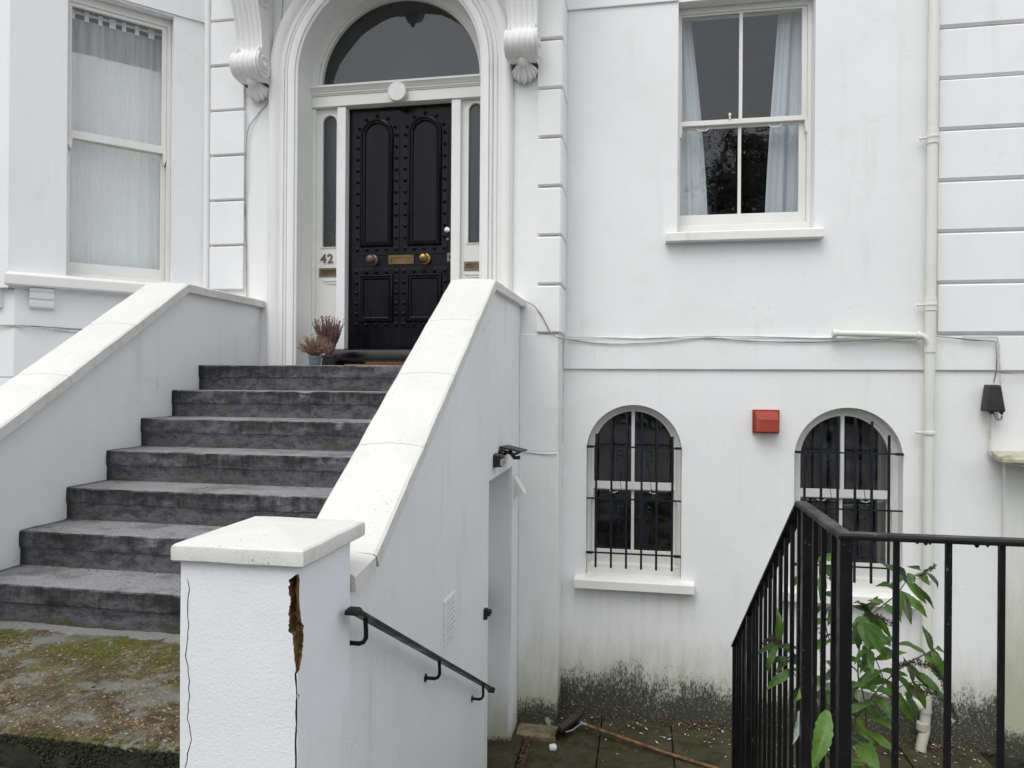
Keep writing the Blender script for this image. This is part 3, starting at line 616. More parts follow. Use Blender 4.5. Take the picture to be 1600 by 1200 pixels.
# ---- scrolled consoles either side of the arch
def console(cx, sgn):
    """S-shaped bracket: body extruded across, volutes on its flanks, shell beneath"""
    hw = 0.112
    curve = [(3.940, .060), (3.927, .120), (3.933, .170), (3.957, .220), (3.995, .252), (4.043, .264), (4.090, .252), (4.126, .224), (4.144, .192), (4.154, .170), (4.18, .164), (4.23, .166), (4.30, .176), (4.38, .196), (4.46, .222), (4.54, .250), (4.62, .272), (4.72, .280), (4.83, .272), (4.95, .26)]
    root = None
    b = MB(); nu = 36
    def pt(a, c):
        f = c * (len(curve) - 1); i = min(int(f), len(curve) - 2); q = f - i
        z = curve[i][0] + (curve[i + 1][0] - curve[i][0]) * q; d = curve[i][1] + (curve[i + 1][1] - curve[i][1]) * q
        x = (a * 2 - 1)
        rib = 0.011 * abs(math.sin(x * math.pi * 2.5)) ** 0.7 - 0.007
        if abs(x) > 0.93: rib = 0.006
        return (cx + x * hw * (0.94 + 0.06 * min(1, c * 1.5)), 5.398 - max(d + rib, 0.01), z)
    b.grid(pt, nu, 51)
    for sx in (0, 1):
        P = [pt(sx, k / 51) for k in range(52)]
        n = len(b.v); b.v += P + [(p[0], 5.399, p[2]) for p in P]
        for k in range(51): b.f.append([n + k, n + k + 1, n + 53 + k, n + 52 + k]); b.m.append(0)
    co = b.build('console', M['dirtymould'], H, smooth=45)
    for sx in (-1, 1):
        x = cx + sx * (hw + 0.002)
        for (zc, yc, r0) in ((4.040, 5.398 - 0.152, 0.102), (4.600, 5.398 - 0.165, 0.100)):
            v = MB(); pts = []; rad = []
            for k in range(56):
                a = k / 55 * math.pi * 5.0 + 2.2; r = r0 * (1 - k / 55 * 0.86)
                pts.append((x + sx * 0.004 * (k / 55) * 3, yc + r * math.cos(a), zc + r * math.sin(a))); rad.append(0.0085 * (r0 / 0.07) * (1 - 0.45 * k / 55))
            v.tube(pts, rad, 7)
            v.lathe([(r0 * 1.02, -0.004), (r0 * 1.0, 0.004), (r0 * 0.35, 0.009)], (x - sx * 0.002, yc, zc), (sx, 0, 0), 24)
            v.lathe([(r0 * 0.28, 0.0), (r0 * 0.25, 0.020), (r0 * 0.12, 0.028), (0.001, 0.030)], (x, yc, zc), (sx, 0, 0), 14)
            v.build('volute', M['dirtymould'], co, smooth=55)
        v = MB()                                               # curl of leaf standing on the lower volute
        for k in range(4): v.lathe([(0.002, -0.016), (0.011, -0.008), (0.012, 0.004), (0.003, 0.015)], (cx + sx * (hw - 0.016), 5.398 - 0.215 + 0.010 * k, 4.124 + 0.017 * k), (0, -0.5, 1), 8)
        v.build('leaf_curl', M['dirtymould'], co, smooth=60)
    sh = MB()                                                    # shell of seven lobes
    for k in range(-3, 4):
        a = k * 0.30; L = 0.165 - 0.012 * abs(k); dirv = Vector((math.sin(a), 0, -math.cos(a)))
        pts = [Vector((cx, 5.375 - 0.115, 3.955)) + dirv * (L * q * 0.95) + Vector((0, 0.100 * q + 0.012 * abs(k) * q, 0)) for q in (0, .2, .4, .6, .8, .94, 1.0)]
        sh.tube(pts, [0.010, 0.014, 0.017, 0.021, 0.024, 0.019, 0.006], 10)
    sh.lathe([(0.002, -.05), (0.03, -.03), (0.042, 0.0), (0.03, 0.03), (0.002, .045)], (cx, 5.375 - 0.120, 3.930), (0, -0.3, 1), 14)
    sh.build('shell', M['dirtymould'], co, smooth=60)
console(-3.112, -1); console(-0.892, 1)
# hood slab carried by the consoles, above the picture
b = MB(); b.box(-3.35, -0.65, 4.98, 5.40, 4.951, 5.09); b.box(-3.42, -0.58, 4.90, 5.40, 5.092, 5.20); b.build('hood', M['porch'], H, bevel=0.01)

# ---- door frame
DF = MB(); DF.box(DX - 0.537, DX - 0.461, 5.635, 5.760, 1.622, 3.832); post = DF
dfr = post.build('door_frame', M['wood2'], H, bevel=0.003)
b = MB(); b.box(DX + 0.461, DX + 0.537, 5.635, 5.760, 1.622, 3.832); b.build('post', M['wood2'], dfr, bevel=0.003)
for sx in (-1, 1):
    x0, x1 = sorted((DX + sx * 0.735, DX + sx * 0.7622)); b = MB(); b.box(x0, x1, 5.640, 5.72, 1.60, 3.832); b.build('jamb_strip', M['wood'], dfr, bevel=0.004)
b = MB(); b.box(DX - 0.7622, DX + 0.7622, 5.622, 5.76, 3.834, 3.922)
b.build('transom', M['wood'], dfr, bevel=0.003)
tp = [(5.618, 3.924), (5.615, 3.934), (5.606, 3.938), (5.606, 3.946), (5.598, 3.952), (5.592, 3.965), (5.580, 3.976), (5.572, 3.980), (5.570, 3.996), (5.60, 4.002), (5.76, 4.004), (5.76, 3.924)]
b = MB(); b.rings([[(x, y, z) for y, z in tp] for x in (DX - 0.762, DX + 0.762)]); b.build('cornice', M['wood'], dfr, smooth=30)
b = MB(); b.lathe([(0.079, 0), (0.079, 0.030), (0.074, 0.036), (0.01, 0.038)], (-1.992, 5.600, 3.900), (0, -1, 0), 32); b.build('round_cover', M['whiteplastic'], dfr, smooth=40)
# side panels with round-headed obscured lights
def side(xa, xb, gc, ghw, zt, lab):
    pn = MB(); pn.plate(rect(xa, xb, 1.61, 3.832), [arch(gc, ghw, 2.655, zt - ghw, 16)], XZ, 5.672, 5.70)
    po = pn.build('side_panel', M['wood'], dfr)
    gl = MB(); gl.plate(arch(gc, ghw + .008, 2.645, zt - ghw, 16), [], XZ, 5.690, 5.694); gl.build('sidelight', M['frost'], dfr)
    bd = MB(); bd.plate(arch(gc, ghw + 0.016, 2.649, zt - ghw, 16)[::1], [arch(gc, ghw + 0.001, 2.656, zt - ghw, 16)], XZ, 5.664, 5.6715); bd.build('bead', M['wood'], dfr, bevel=0.003)
side(DX - 0.735, DX - 0.537, DX - 0.618, 0.062, 3.775, 'l'); side(DX + 0.537, DX + 0.735, DX + 0.656, 0.057, 3.800, 'r')
def letter_plate(cx, cz, wd, hg, y, par, mat, matf):
    p = MB(); p.plate(rect(cx - wd / 2, cx + wd / 2, cz - hg / 2, cz + hg / 2), [rect(cx - wd * .38, cx + wd * .38, cz - hg * .27, cz + hg * .27)], XZ, y - 0.008, y)
    p.cur = 1; p.box(cx - wd * .375, cx + wd * .375, y - 0.0035, y - 0.001, cz - hg * .26, cz + hg * .26)
    p.box(cx - wd * .375, cx + wd * .375, y - 0.0075, y - 0.002, cz + hg * .20, cz + hg * .26)
    return p.build('letter_plate', [mat, matf], par, bevel=0.0015)
letter_plate(-2.618, 2.440, 0.185, 0.074, 5.672, dfr, M['bronze'], M['brass'])
letter_plate(-1.362, 2.466, 0.150, 0.074, 5.672, dfr, M['bronze'], M['brass'])
for cx, z in ((-2.60, 2.375), (-1.36, 2.405)):
    b = MB(); b.plate([(cx - .075, z), (cx + .055, z), (cx + .055, z - .012), (cx - .060, z - .012)], [], XZ, 5.662, 5.6715); b.plate([(cx - .050, z - .022), (cx + .055, z - .022), (cx + .055, z - .034), (cx - .036, z - .034)], [], XZ, 5.664, 5.6715); b.build('stepped_ornament', M['wood'], dfr)
# the number
def text_mesh(txt, size, mat, name, depth=0.004):
    cu = bpy.data.curves.new(name, 'FONT'); cu.body = txt; cu.size = size; cu.extrude = depth; cu.align_x = 'CENTER'; cu.align_y = 'CENTER'; cu.offset = 0.0022
    to = bpy.data.objects.new(name, cu); COL.objects.link(to)
    dg = bpy.context.evaluated_depsgraph_get(); me = bpy.data.meshes.new_from_object(to.evaluated_get(dg))
    bpy.data.objects.remove(to); bpy.data.curves.remove(cu)
    me.transform(Matrix.Rotation(R(90), 4, 'X')); me.materials.clear(); me.materials.append(mat); me.name = name
    return me
for ch, x in (('4', -2.672), ('2', -2.611)):
    link('house_number', text_mesh(ch, 0.108, M['bronze'], 'house_number'), dfr, (x, 5.668, 2.553))
# ---- fanlight
b = MB(); b.plate(arch(DX, 0.7622, 4.0045, 4.005, 48), [arch(DX, 0.712, 4.0055, 4.006, 48)], XZ, 5.628, 5.70)
fan = b.build('fanlight', M['wood'], H, bevel=0.006)
b = MB(); b.plate(arch(DX, 0.7115, 4.0065, 4.007, 48), [arch(DX, 0.690, 4.020, 4.020, 48)], XZ, 5.655, 5.70); b.build('bead', M['wood'], fan, bevel=0.003)
b = MB(); b.plate(arch(DX, 0.70, 4.010, 4.012, 48), [], XZ, 5.690, 5.6905); b.f = [list(f_) for f_ in b.f]
def pane_xz(name, outline, y, mat, par):
    p = MB(); tris = tessellate_polygon([[Vector((q[0], q[1], 0)) for q in outline]])
    p.add([(q[0], y, q[1]) for q in outline], [tuple(t_) for t_ in tris]); return p.build(name, mat, par, recalc=False)
pane_xz('pane', arch(DX, 0.70, 4.010, 4.012, 48), 5.684, M['glass'], fan)

# ---- front door
b = MB(); b.box(DX - 0.4595, DX + 0.4595, 5.712, 5.755, 1.800, 3.832)
door = b.build('front_door', M['door'], H)
PC = (DX - 0.208, DX + 0.214)
def moulding(outline_fn, prof, name, closed=True):
    pass
def arch_ring(cx, h, z0, zs, off, n=20):
    """open outline around a round-headed panel, grown by off"""
    return [(cx - h - off, z0 - off), (cx + h + off, z0 - off)] + [(cx + (h + off) * math.cos(math.pi * k / n), zs + (h + off) * math.sin(math.pi * k / n)) for k in range(n + 1)]
def rect_ring(x0, x1, z0, z1, off): return [(x0 - off, z0 - off), (x1 + off, z0 - off), (x1 + off, z1 + off), (x0 - off, z1 + off)]
mprof = [(0.046, 0.0), (0.046, 0.010), (0.040, 0.020), (0.030, 0.024), (0.024, 0.018), (0.020, 0.012), (0.014, 0.012), (0.010, 0.020), (0.004, 0.016), (0.0, 0.002)]
bands = MB()
for cx in PC:
    m = MB(); rs = [[(x, 5.7105 - d_, z) for x, z in arch_ring(cx, 0.100, 2.700, 3.592, o_)] for o_, d_ in mprof]
    m.rings(rs, cap0=False, cap1=False); m.build('panel_moulding', M['door'], door, smooth=35)
    m = MB(); m.plate(arch_ring(cx, 0.100, 2.700, 3.592, 0.001), [], XZ, 5.7085, 5.7115); m.build('panel', M['door'], door)
    m = MB(); rs = [[(x, 5.7105 - d_, z) for x, z in rect_ring(cx - .108, cx + .108, 2.060, 2.375, o_)] for o_, d_ in mprof]
    m.rings(rs, cap0=False, cap1=False); m.build('panel_moulding', M['door'], door, smooth=35)
    m = MB(); m.plate(rect(cx - .108, cx + .108, 2.060, 2.375), [], XZ, 5.7085, 5.7115); m.build('panel', M['door'], door)
    m = MB(); m.plate(arch_ring(cx, 0.100, 2.680, 3.592, 0.100), [arch_ring(cx, 0.100, 2.700, 3.592, 0.047)], XZ, 5.706, 5.7115); m.build('stud_band', M['door'], door, bevel=0.002)
    m = MB(); m.plate(rect_ring(cx - .108, cx + .108, 2.060, 2.375, .094), [rect_ring(cx - .108, cx + .108, 2.060, 2.375, .047)], XZ, 5.706, 5.7115); m.build('stud_band', M['door'], door, bevel=0.002)
sm = MB(); sm.lathe([(0.0165, 0.0), (0.0165, 0.005), (0.0125, 0.007), (0.0140, 0.012), (0.0105, 0.019), (0.001, 0.022)], (0, 0, 0), (0, -1, 0), 12)
stud_me = sm.mesh('stud', M['door'], smooth=50)
SP = []
for cx in PC:
    for sx in (-1, 1):
        SP += [(cx + sx * 0.172, 2.630 + 0.0962 * k) for k in range(1, 11)]
    SP += [(cx + 0.172 * math.cos(a), 3.592 + 0.172 * math.sin(a)) for a in [math.pi * q for q in (0.13, 0.31, 0.5, 0.69, 0.87)]]
    SP += [(cx - 0.172 + 0.086 * k, 2.630) for k in range(5)]
    SP += [(cx - 0.178 + 0.089 * k, z) for k in range(5) for z in (2.440, 1.995)]
    SP += [(cx + sx * 0.178, 1.995 + 0.089 * k) for k in (1, 2, 3, 4) for sx in (-1, 1)]
for x, z in SP: link('stud', stud_me, door, (x, 5.706, z))
letter_plate(DX + 0.012, 2.540, 0.225, 0.076, 5.711, door, M['brass'], M['brass'])
for x, m_ in ((-2.243, 'patina'), (-1.782, 'brass2')):
    k = MB(); k.lathe([(0.046, 0), (0.046, 0.006), (0.036, 0.012), (0.020, 0.018), (0.018, 0.038), (0.034, 0.048), (0.040, 0.062), (0.036, 0.078), (0.020, 0.088), (0.001, 0.090)], (x, 5.711, 2.540), (0, -1, 0), 20); k.build('knob', M[m_], door, smooth=45)
k = MB(); k.lathe([(0.027, 0), (0.027, 0.008), (0.023, 0.016), (0.001, 0.019)], (-1.592, 5.711, 2.775), (0, -1, 0), 20); k.build('lock', M['steel'], door, smooth=45)
k = MB(); k.lathe([(0.011, 0), (0.010, 0.006), (0.001, 0.007)], (-1.590, 5.711, 2.700), (0, -1, 0), 12); k.build('lock', M['bronze'], door, smooth=45)
k = MB(); k.plate(rect(-1.592, -1.548, 2.515, 2.585), [rect(-1.574, -1.564, 2.535, 2.565)], XZ, 5.702, 5.711); k.build('lock_plate', M['bronze'], door)
# threshold
tp = [(5.50, 1.622), (5.497, 1.655), (5.503, 1.685), (5.520, 1.703), (5.56, 1.708), (5.575, 1.712), (5.585, 1.750), (5.600, 1.775), (5.64, 1.788), (5.75, 1.800), (5.75, 1.622)]
b = MB(); b.rings([[(x, y, z) for y, z in tp] for x in (DX - 0.60, DX + 0.60)]); b.build('threshold', M['door'], H, smooth=30)
b = MB(); b.box(DX - 0.9, DX + 0.9, 5.77, 5.80, 1.5, 4.9); b.build('hall_dark_board', M['hall'], H)  # near-black board standing in for the darkness of the hall

# ---- sash windows
def bar_box(b, x0, x1, z0, z1, y0, y1): b.box(x0, x1, y0, y1, z0, z1)
def room(x0, x1, z0, z1, y0, y1, mat, par):
    r = MB(); a = 0.5
    r.add([(x0 - a, y0, z0 - a), (x1 + a, y0, z0 - a), (x1 + a, y1, z0 - a), (x0 - a, y1, z0 - a), (x0 - a, y0, z1 + a), (x1 + a, y0, z1 + a), (x1 + a, y1, z1 + a), (x0 - a, y1, z1 + a)],
          [(0, 1, 2, 3), (4, 5, 6, 7), (3, 2, 6, 7), (0, 3, 7, 4), (1, 2, 6, 5)]); r.build('room', mat, par, recalc=False)
def sill(x0, x1, z0, z1, y0, y1, par, mat):
    b = MB(); b.rings([[(x, y1, z0), (x, y0 + .004, z0), (x, y0, z0 + .004), (x, y0, z1 - .014), (x, y0 + .008, z1 - .008), (x, y1, z1 + .010)] for x in (x0, x1)])
    o = b.build('sill', mat, par, bevel=0.005); return o

# upper window
b = MB(); b.plate(rect(UW[0] + .001, UW[1] - .001, 2.715, UW[3] - .001), [rect(0.292, 1.252, 2.768, 4.452)], XZ, 5.806, 5.90)
win = b.build('sash_window', M['wood'], H, bevel=0.003)
b = MB(); b.plate(rect(0.2925, 1.2515, 3.565, 4.4515), [rect(0.304, 0.744, 3.604, 4.436), rect(0.770, 1.212, 3.604, 4.436)], XZ, 5.818, 5.848); up = b.build('upper_sash', M['wood'], win, bevel=0.003)
for x0, x1 in ((0.304, 0.744), (0.770, 1.212)):
    pane_xz('pane', rect(x0 - .004, x1 + .004, 3.600, 4.440), 5.834, M['glass'], up)
b = MB(); b.plate(rect(0.2925, 1.2515, 2.768, 3.585), [rect(0.300, 0.744, 2.862, 3.548), rect(0.768, 1.200, 2.862, 3.548)], XZ, 5.852, 5.88); lo = b.build('lower_sash', M['wood'], win, bevel=0.003)
for x0, x1 in ((0.300, 0.744), (0.768, 1.200)):
    pane_xz('pane', rect(x0 - .004, x1 + .004, 2.858, 3.552), 5.866, M['glass'], lo)
for x in (0.470, 1.02):
    b = MB(); b.tube([(x - .045, 5.846, 3.57), (x - .045, 5.842, 3.545), (x - .03, 5.838, 3.53), (x + .03, 5.838, 3.53), (x + .045, 5.842, 3.545), (x + .045, 5.846, 3.57)], 0.006, 8); b.build('sash_pull', M['whiteplastic'], win, smooth=60)
for x in (0.297, 1.247):
    b = MB(); b.rings([[(x - .012, y, 3.565), (x + .012, y, 3.565), (x + .012, y, 3.52), (x + .004, y, 3.47), (x - .004, y, 3.47), (x - .012, y, 3.52)] for y in (5.808, 5.846)]); b.build('horn', M['wood'], win)
b = MB(); b.lathe([(0.010, 0), (0.006, 0.02), (0.012, 0.03), (0.010, 0.042), (0.001, 0.05)], (0.675, 5.815, 3.603), n=10); b.build('sash_catch', M['whiteplastic'], win, smooth=50)
sill(0.181, 1.338, 2.612, 2.690, 5.615, 5.83, win, M['sill'])
room(0.27, 1.28, 2.70, 4.50, 6.03, 9.0, M['roomdim'], win)

# barred basement windows
def arched_window(A, gx0, gx1, zm0, zm1, zb, zsill, sx0, sx1, mx):
    cx, hw, z0, zs = A; gc = (gx0 + gx1) / 2; gh = (gx1 - gx0) / 2
    b = MB(); b.plate(arch(cx, hw - .001, z0 + .001, zs), [arch(gc, gh + .022, zb - .16 + .04, zs, 28)], XZ, 5.792, 5.86)
    wo = b.build('arched_window', M['wood'], H, bevel=0.004)
    # outer sash with the round head
    up_out = [(gc - gh - .0215, zm0), (gc + gh + .0215, zm0)] + [(gc + (gh + .0215) * math.cos(math.pi * k / 28), zs + (gh + .0215) * math.sin(math.pi * k / 28)) for k in range(29)]
    def half(sgn, g):
        lo_, hi_ = (0, 14) if sgn > 0 else (14, 28)
        pts = [(mx + sgn * .013, zm1)]
        arc = [(gc + g * math.cos(math.pi * k / 28), zs + g * math.sin(math.pi * k / 28)) for k in range(lo_, hi_ + 1)]
        if sgn > 0: return pts + [(gc + g, zm1)] + [p for p in arc if p[0] > mx + .014] + [(mx + .013, zs + math.sqrt(g * g - (mx + .013 - gc) ** 2))]
        return [(mx - .013, zm1), (mx - .013, zs + math.sqrt(g * g - (mx - .013 - gc) ** 2))] + [p for p in arc if p[0] < mx - .014] + [(gc - g, zm1)]
    b = MB(); b.plate(up_out, [half(1, gh), half(-1, gh)], XZ, 5.804, 5.832); us = b.build('upper_sash', M['wood'], wo, bevel=0.003)
    pane_xz('pane', half(1, gh + .003), 5.82, M['glassdull'], us); pane_xz('pane', half(-1, gh + .003), 5.82, M['glassdull'], us)
    b = MB(); b.plate(rect(gc - gh - .0215, gc + gh + .0215, zb - .15 + .04, zm0 + .02), [rect(gc - gh + .004, mx - .012, zb, zm0 - .012), rect(mx + .012, gc + gh - .004, zb, zm0 - .012)], XZ, 5.836, 5.858)
    ls = b.build('lower_sash', M['wood'], wo, bevel=0.003)
    for x0, x1 in ((gc - gh + .002, mx - .010), (mx + .010, gc + gh - .002)): pane_xz('pane', rect(x0, x1, zb - .003, zm0 - .01), 5.85, M['glassdull'], ls)
    for x in (gc - gh - .016, gc + gh + .016):
        b = MB(); b.rings([[(x - .014, y, zm0), (x + .014, y, zm0), (x + .012, y, zm0 - .05), (x, y, zm0 - .095), (x - .012, y, zm0 - .05)] for y in (5.786, 5.80)]); b.build('horn', M['wood'], wo)
    for x in (gc - gh * .5, gc + gh * .5):
        b = MB(); b.tube([(x - .03, 5.83, zm0 - .002), (x - .03, 5.822, zm0 - .022), (x, 5.818, zm0 - .032), (x + .03, 5.822, zm0 - .022), (x + .03, 5.83, zm0 - .002)], 0.0045, 7); b.build('sash_pull', M['whiteplastic'], wo, smooth=60)
    b = MB(); b.box(cx - hw + .002, cx + hw - .002, 5.775, 5.86, z0 - .01, zb - .155 + .05); b.build('bottom_rail', M['sill'], wo, bevel=0.004)
    sill(sx0, sx1, zsill - .083, zsill, 5.615, 5.79, wo, M['sill'])
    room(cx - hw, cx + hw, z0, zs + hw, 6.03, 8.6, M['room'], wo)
    return wo
w1 = arched_window(A1, -0.371, 0.263, 0.656, 0.716, 0.160, -0.030, -0.512, 0.417, -0.060)
w2 = arched_window(A2, 1.218, 1.852, 0.646, 0.708, 0.145, -0.038, 1.047, 2.001, 1.522)

# ---- canted bay
b = MB(); OP = (0.242, 0.980, 2.300, 4.492)
b.plate(rect(0.0, 1.336, 2.18, 7.6), [rect(*OP)], BAY, 0.0, -0.30)
b.build('bay_wall', M['bay'], H)
cxy = BP + BA * 1.336
b = MB(); b.box(cxy.x - 2.6, cxy.x - 0.0015, cxy.y, cxy.y + 0.3, 2.18, 7.6); b.build('bay_front', M['bay'], H)
b = MB(); b.plate(rect(0.0, 1.336, 4.508, 7.6), [], BAY, 0.014, 0.001); b.build('frieze', M['bay'], H)
low = BP + BA * 1.300 - BN * 0.03
b = MB(); b.rings([[BAY(0.0, z, d_), BAY(1.30, z, d_), BAY(1.30, z, -0.2), BAY(0.0, z, -0.2)] for z, d_ in ((-.2, -.03), (1.512, -.03), (1.516, -.042), (1.526, -.042), (1.530, -.03), (2.19, -.03))]); b.build('bay_plinth', M['bay'], H)
b = MB(); b.rings([[(low.x - 2.6, low.y + .001 + d_, z), (low.x - 0.0015, low.y + .001 + d_, z), (low.x - .0015, low.y + .2, z), (low.x - 2.6, low.y + .2, z)] for z, d_ in ((-.2, 0), (1.512, 0), (1.516, .012), (1.526, .012), (1.53, 0), (2.185, 0))]); b.build('bay_front_plinth', M['bay'], H)
# sill course following the bay
pr = [(0.0, 2.190), (0.052, 2.194), (0.060, 2.205), (0.060, 2.270), (0.052, 2.284), (0.0, 2.296)]
k45 = math.tan(R(23))
b = MB(); b.rings([[tuple(BP + BA * s_(o_) + BN * o_ + Vector((0, 0, z))) for o_, z in pr] for s_ in (lambda o_: 0.0, lambda o_: 0.45, lambda o_: 0.9, lambda o_: 1.336 + o_ * 0.404)])
b.build('sill_course', M['sill'], H)
b = MB(); b.rings([[(cxy.x + 0.404 * o_ * 0 + (BA * (1.336 + o_ * 0.404) + BP + BN * o_).x if i == 0 else cxy.x - 2.5, (BA * (1.336 + o_ * 0.404) + BP + BN * o_).y, z) for o_, z in pr] for i in (0, 1)])
b.build('sill_course', M['sill'], H)
for s0, s1 in ((1.055, 1.208),):
    b = MB()
    pts = [(0.0, 2.188), (0.058, 2.188), (0.056, 2.166), (0.044, 2.160), (0.044, 2.142), (0.048, 2.136), (0.046, 2.112), (0.034, 2.106), (0.034, 2.088), (0.038, 2.082), (0.034, 2.052), (0.026, 2.040), (0.0, 2.036)]
    b.rings([[tuple(BP + BA * s_ + BN * (o_ - 0.030) + Vector((0, 0, z))) for o_, z in pts] for s_ in (s0, s1)]); b.build('corbel', M['bay'], H)
    b = MB(); b.rings([[(x, low.y - o_, z) for o_, z in pts] for x in (low.x - 0.10, low.x - 0.25)]); b.build('corbel', M['bay'], H)
# its sash window
b = MB(); b.plate(rect(OP[0] + .001, OP[1] - .001, OP[2] - .01, OP[3] - .001), [rect(0.275, 0.965, 2.33, 4.43)], BAY, -0.085, -0.17); bw = b.build('sash_window', M['wood'], H, bevel=0.004)
b = MB(); b.plate(rect(0.276, 0.964, 3.382, 4.4295), [rect(0.312, 0.945, 3.442, 4.402)], BAY, -0.097, -0.125); us = b.build('upper_sash', M['wood'], bw, bevel=0.003)
b = MB(); b.plate(rect(0.276, 0.964, 2.331, 3.40), [rect(0.312, 0.950, 2.425, 3.372)], BAY, -0.130, -0.155); ls = b.build('lower_sash', M['wood'], bw, bevel=0.003)
for par, z0, z1, dd in ((us, 3.438, 4.406, -0.112), (ls, 2.42, 3.376, -0.142)):
    p = MB(); p.add([BAY(0.308, z0, dd), BAY(0.954, z0, dd), BAY(0.954, z1, dd), BAY(0.308, z1, dd)], [(0, 1, 2, 3)]); p.build('pane', M['glass'], par, recalc=False)
for s_ in (0.29, 0.952):
    b = MB(); b.rings([[BAY(s_ - .013, 3.382, q), BAY(s_ + .013, 3.382, q), BAY(s_ + .013, 3.33, q), BAY(s_, 3.285, q), BAY(s_ - .013, 3.33, q)] for q in (-0.088, -0.128)]); b.build('horn', M['wood'], bw)
r = MB(); q0, q1 = -0.31, -2.4
vs = [BAY(s_, z, q) for q in (q0, q1) for z in (2.0, 4.8) for s_ in (-0.3, 1.5)]
r.add(vs, [(4, 5, 7, 6), (0, 1, 5, 4), (2, 3, 7, 6), (0, 2, 6, 4), (1, 3, 7, 5)]); r.build('room', M['roomdim'], bw, recalc=False)

# ================================================================ curtains
def hang(fn, s0, s1, z0, z1, folds, amp, seed, nu=90, nv=24, flare=None):
    rq = random.Random(seed); ph = [rq.random() * 6.28 for _ in range(4)]
    def g_(a, c):
        z = z0 + (z1 - z0) * c
        l, r_ = s0, s1
        if flare: l, r_ = flare(c)
        s_ = l + (r_ - l) * a
        w_ = amp * (math.sin(a * folds * 6.283 + ph[0] + 0.4 * math.sin(c * 3 + ph[1])) + 0.45 * math.sin(a * folds * 2.3 * 6.283 + ph[2]) + 0.3 * math.sin(a * folds * 0.6 * 6.283 + c * 2.2 + ph[3]))
        return fn(s_, z, w_)
    m_ = MB(); m_.grid(g_, nu, nv); return m_
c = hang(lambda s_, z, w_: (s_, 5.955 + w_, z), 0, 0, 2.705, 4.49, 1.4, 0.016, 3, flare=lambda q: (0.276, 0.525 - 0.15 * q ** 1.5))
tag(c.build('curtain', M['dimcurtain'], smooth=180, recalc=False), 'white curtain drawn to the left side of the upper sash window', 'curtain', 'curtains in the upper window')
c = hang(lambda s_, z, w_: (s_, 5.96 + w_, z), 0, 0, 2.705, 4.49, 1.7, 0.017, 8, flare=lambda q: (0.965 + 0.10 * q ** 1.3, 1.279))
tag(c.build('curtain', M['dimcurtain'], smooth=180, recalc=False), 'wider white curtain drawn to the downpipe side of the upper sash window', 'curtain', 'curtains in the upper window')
c = hang(lambda s_, z, w_: BAY(s_, z, -0.232 + w_), 0.246, 0.976, 2.31, 4.10, 4, 0.005, 4)
tag(c.build('curtain', M['curtain'], smooth=180, recalc=False), 'opaque white lining behind the sheer curtain in the bay window', 'curtain', 'curtains in the bay window')
c = hang(lambda s_, z, w_: BAY(s_, z, -0.205 + w_ * (.6 + .6 * math.sin(s_ * 5 + 1))), 0.246, 0.976, 2.31, 4.36, 4, 0.007, 6, nu=140)
tag(c.build('sheer_curtain', M['voile'], smooth=180, recalc=False), 'sheer white tab-top curtain across the bay window', 'curtain', 'curtains in the bay window')
pole = thing('curtain_pole', 'slim white curtain pole with fabric tabs at the head of the bay window', 'curtain pole', BAY(0.6, 4.40, -0.2))
c = MB(); c.tube([BAY(0.245, 4.405, -0.205), BAY(0.977, 4.405, -0.205)], 0.010, 8); c.build('pole', M['curtain'], pole, smooth=60)
for k in range(8):
    s_ = 0.262 + k * 0.094 + (0.02 if k in (2, 3) else 0); c = MB(); c.box(0, .03, 0, .003, 0, .075)
    c.v = [BAY(s_ + p[0] * (1.5 if k in (1, 4) else 1), 4.345 + p[2], -0.193 + p[1]) for p in c.v]; c.build('tab', M['curtain'], pole)
c = hang(lambda s_, z, w_: (s_, 5.99 + w_, z), 1.835, 2.02, -0.3, 1.5, 3, 0.014, 9)
tag(c.build('curtain', cloth('beige_curtain', (0.42, 0.41, 0.37)), smooth=180, recalc=False), 'beige curtain at the edge of the barred window beside the downpipe', 'curtain')
# ================================================================ entrance stairs
ST = thing('entrance_staircase', 'stained grey concrete front steps rising to the black door', 'staircase', (-2.1, 2.8, 0.39))
YN = [2.800 + 0.2955 * k for k in range(7)]
ZN = [0.39 + 0.1757 * (k + 1) for k in range(7)]
for k in range(7):
    y0 = YN[k]; y1 = YN[k + 1] + 0.03 if k < 6 else 5.49
    z1 = ZN[k]; z0 = z1 - 0.1757 - 0.02; sd_ = k * 7.3
    xl, xr = -3.098, -1.132
    pr = [(0.007, z0), (0.007, z1 - 0.092), (0.004, z1 - 0.087), (0.000, z1 - 0.083), (0.0, z1 - 0.05), (0.0005, z1 - 0.012), (0.003, z1 - 0.004), (0.008, z1 - 0.0005), (0.02, z1), (0.10, z1), (0.2, z1), (y1 - y0, z1)]
    def stp(a, c):
        i = int(round(c * (len(pr) - 1))); o_, z = pr[i]; x = xl + (xr - xl) * a
        y = y0 + o_
        if i < 9:
            y += 0.006 * noise.noise((x * 4, sd_, 0)) + 0.004 * noise.noise((x * 15, z * 15, sd_))
        if i in (1, 2, 3): z += 0.005 * noise.noise((x * 3, sd_, 4)) + 0.005 * noise.noise((x * 19, sd_, 9)); y += 0.004 * max(0, noise.noise((x * 4, sd_, 13)))
        if 4 < i < 9:
            chip = max(0, noise.noise((x * 7, sd_, 7)) - 0.32) * 0.05
            y += chip * 0.9; z -= chip * 0.5
        if i >= 8 and i < 11: z += 0.003 * noise.noise((x * 5, y * 5, sd_))
        return (x, y, z)
    b = MB(); b.grid(stp, 150, len(pr) - 1)
    b.build('step', M['step'], ST, smooth=45)

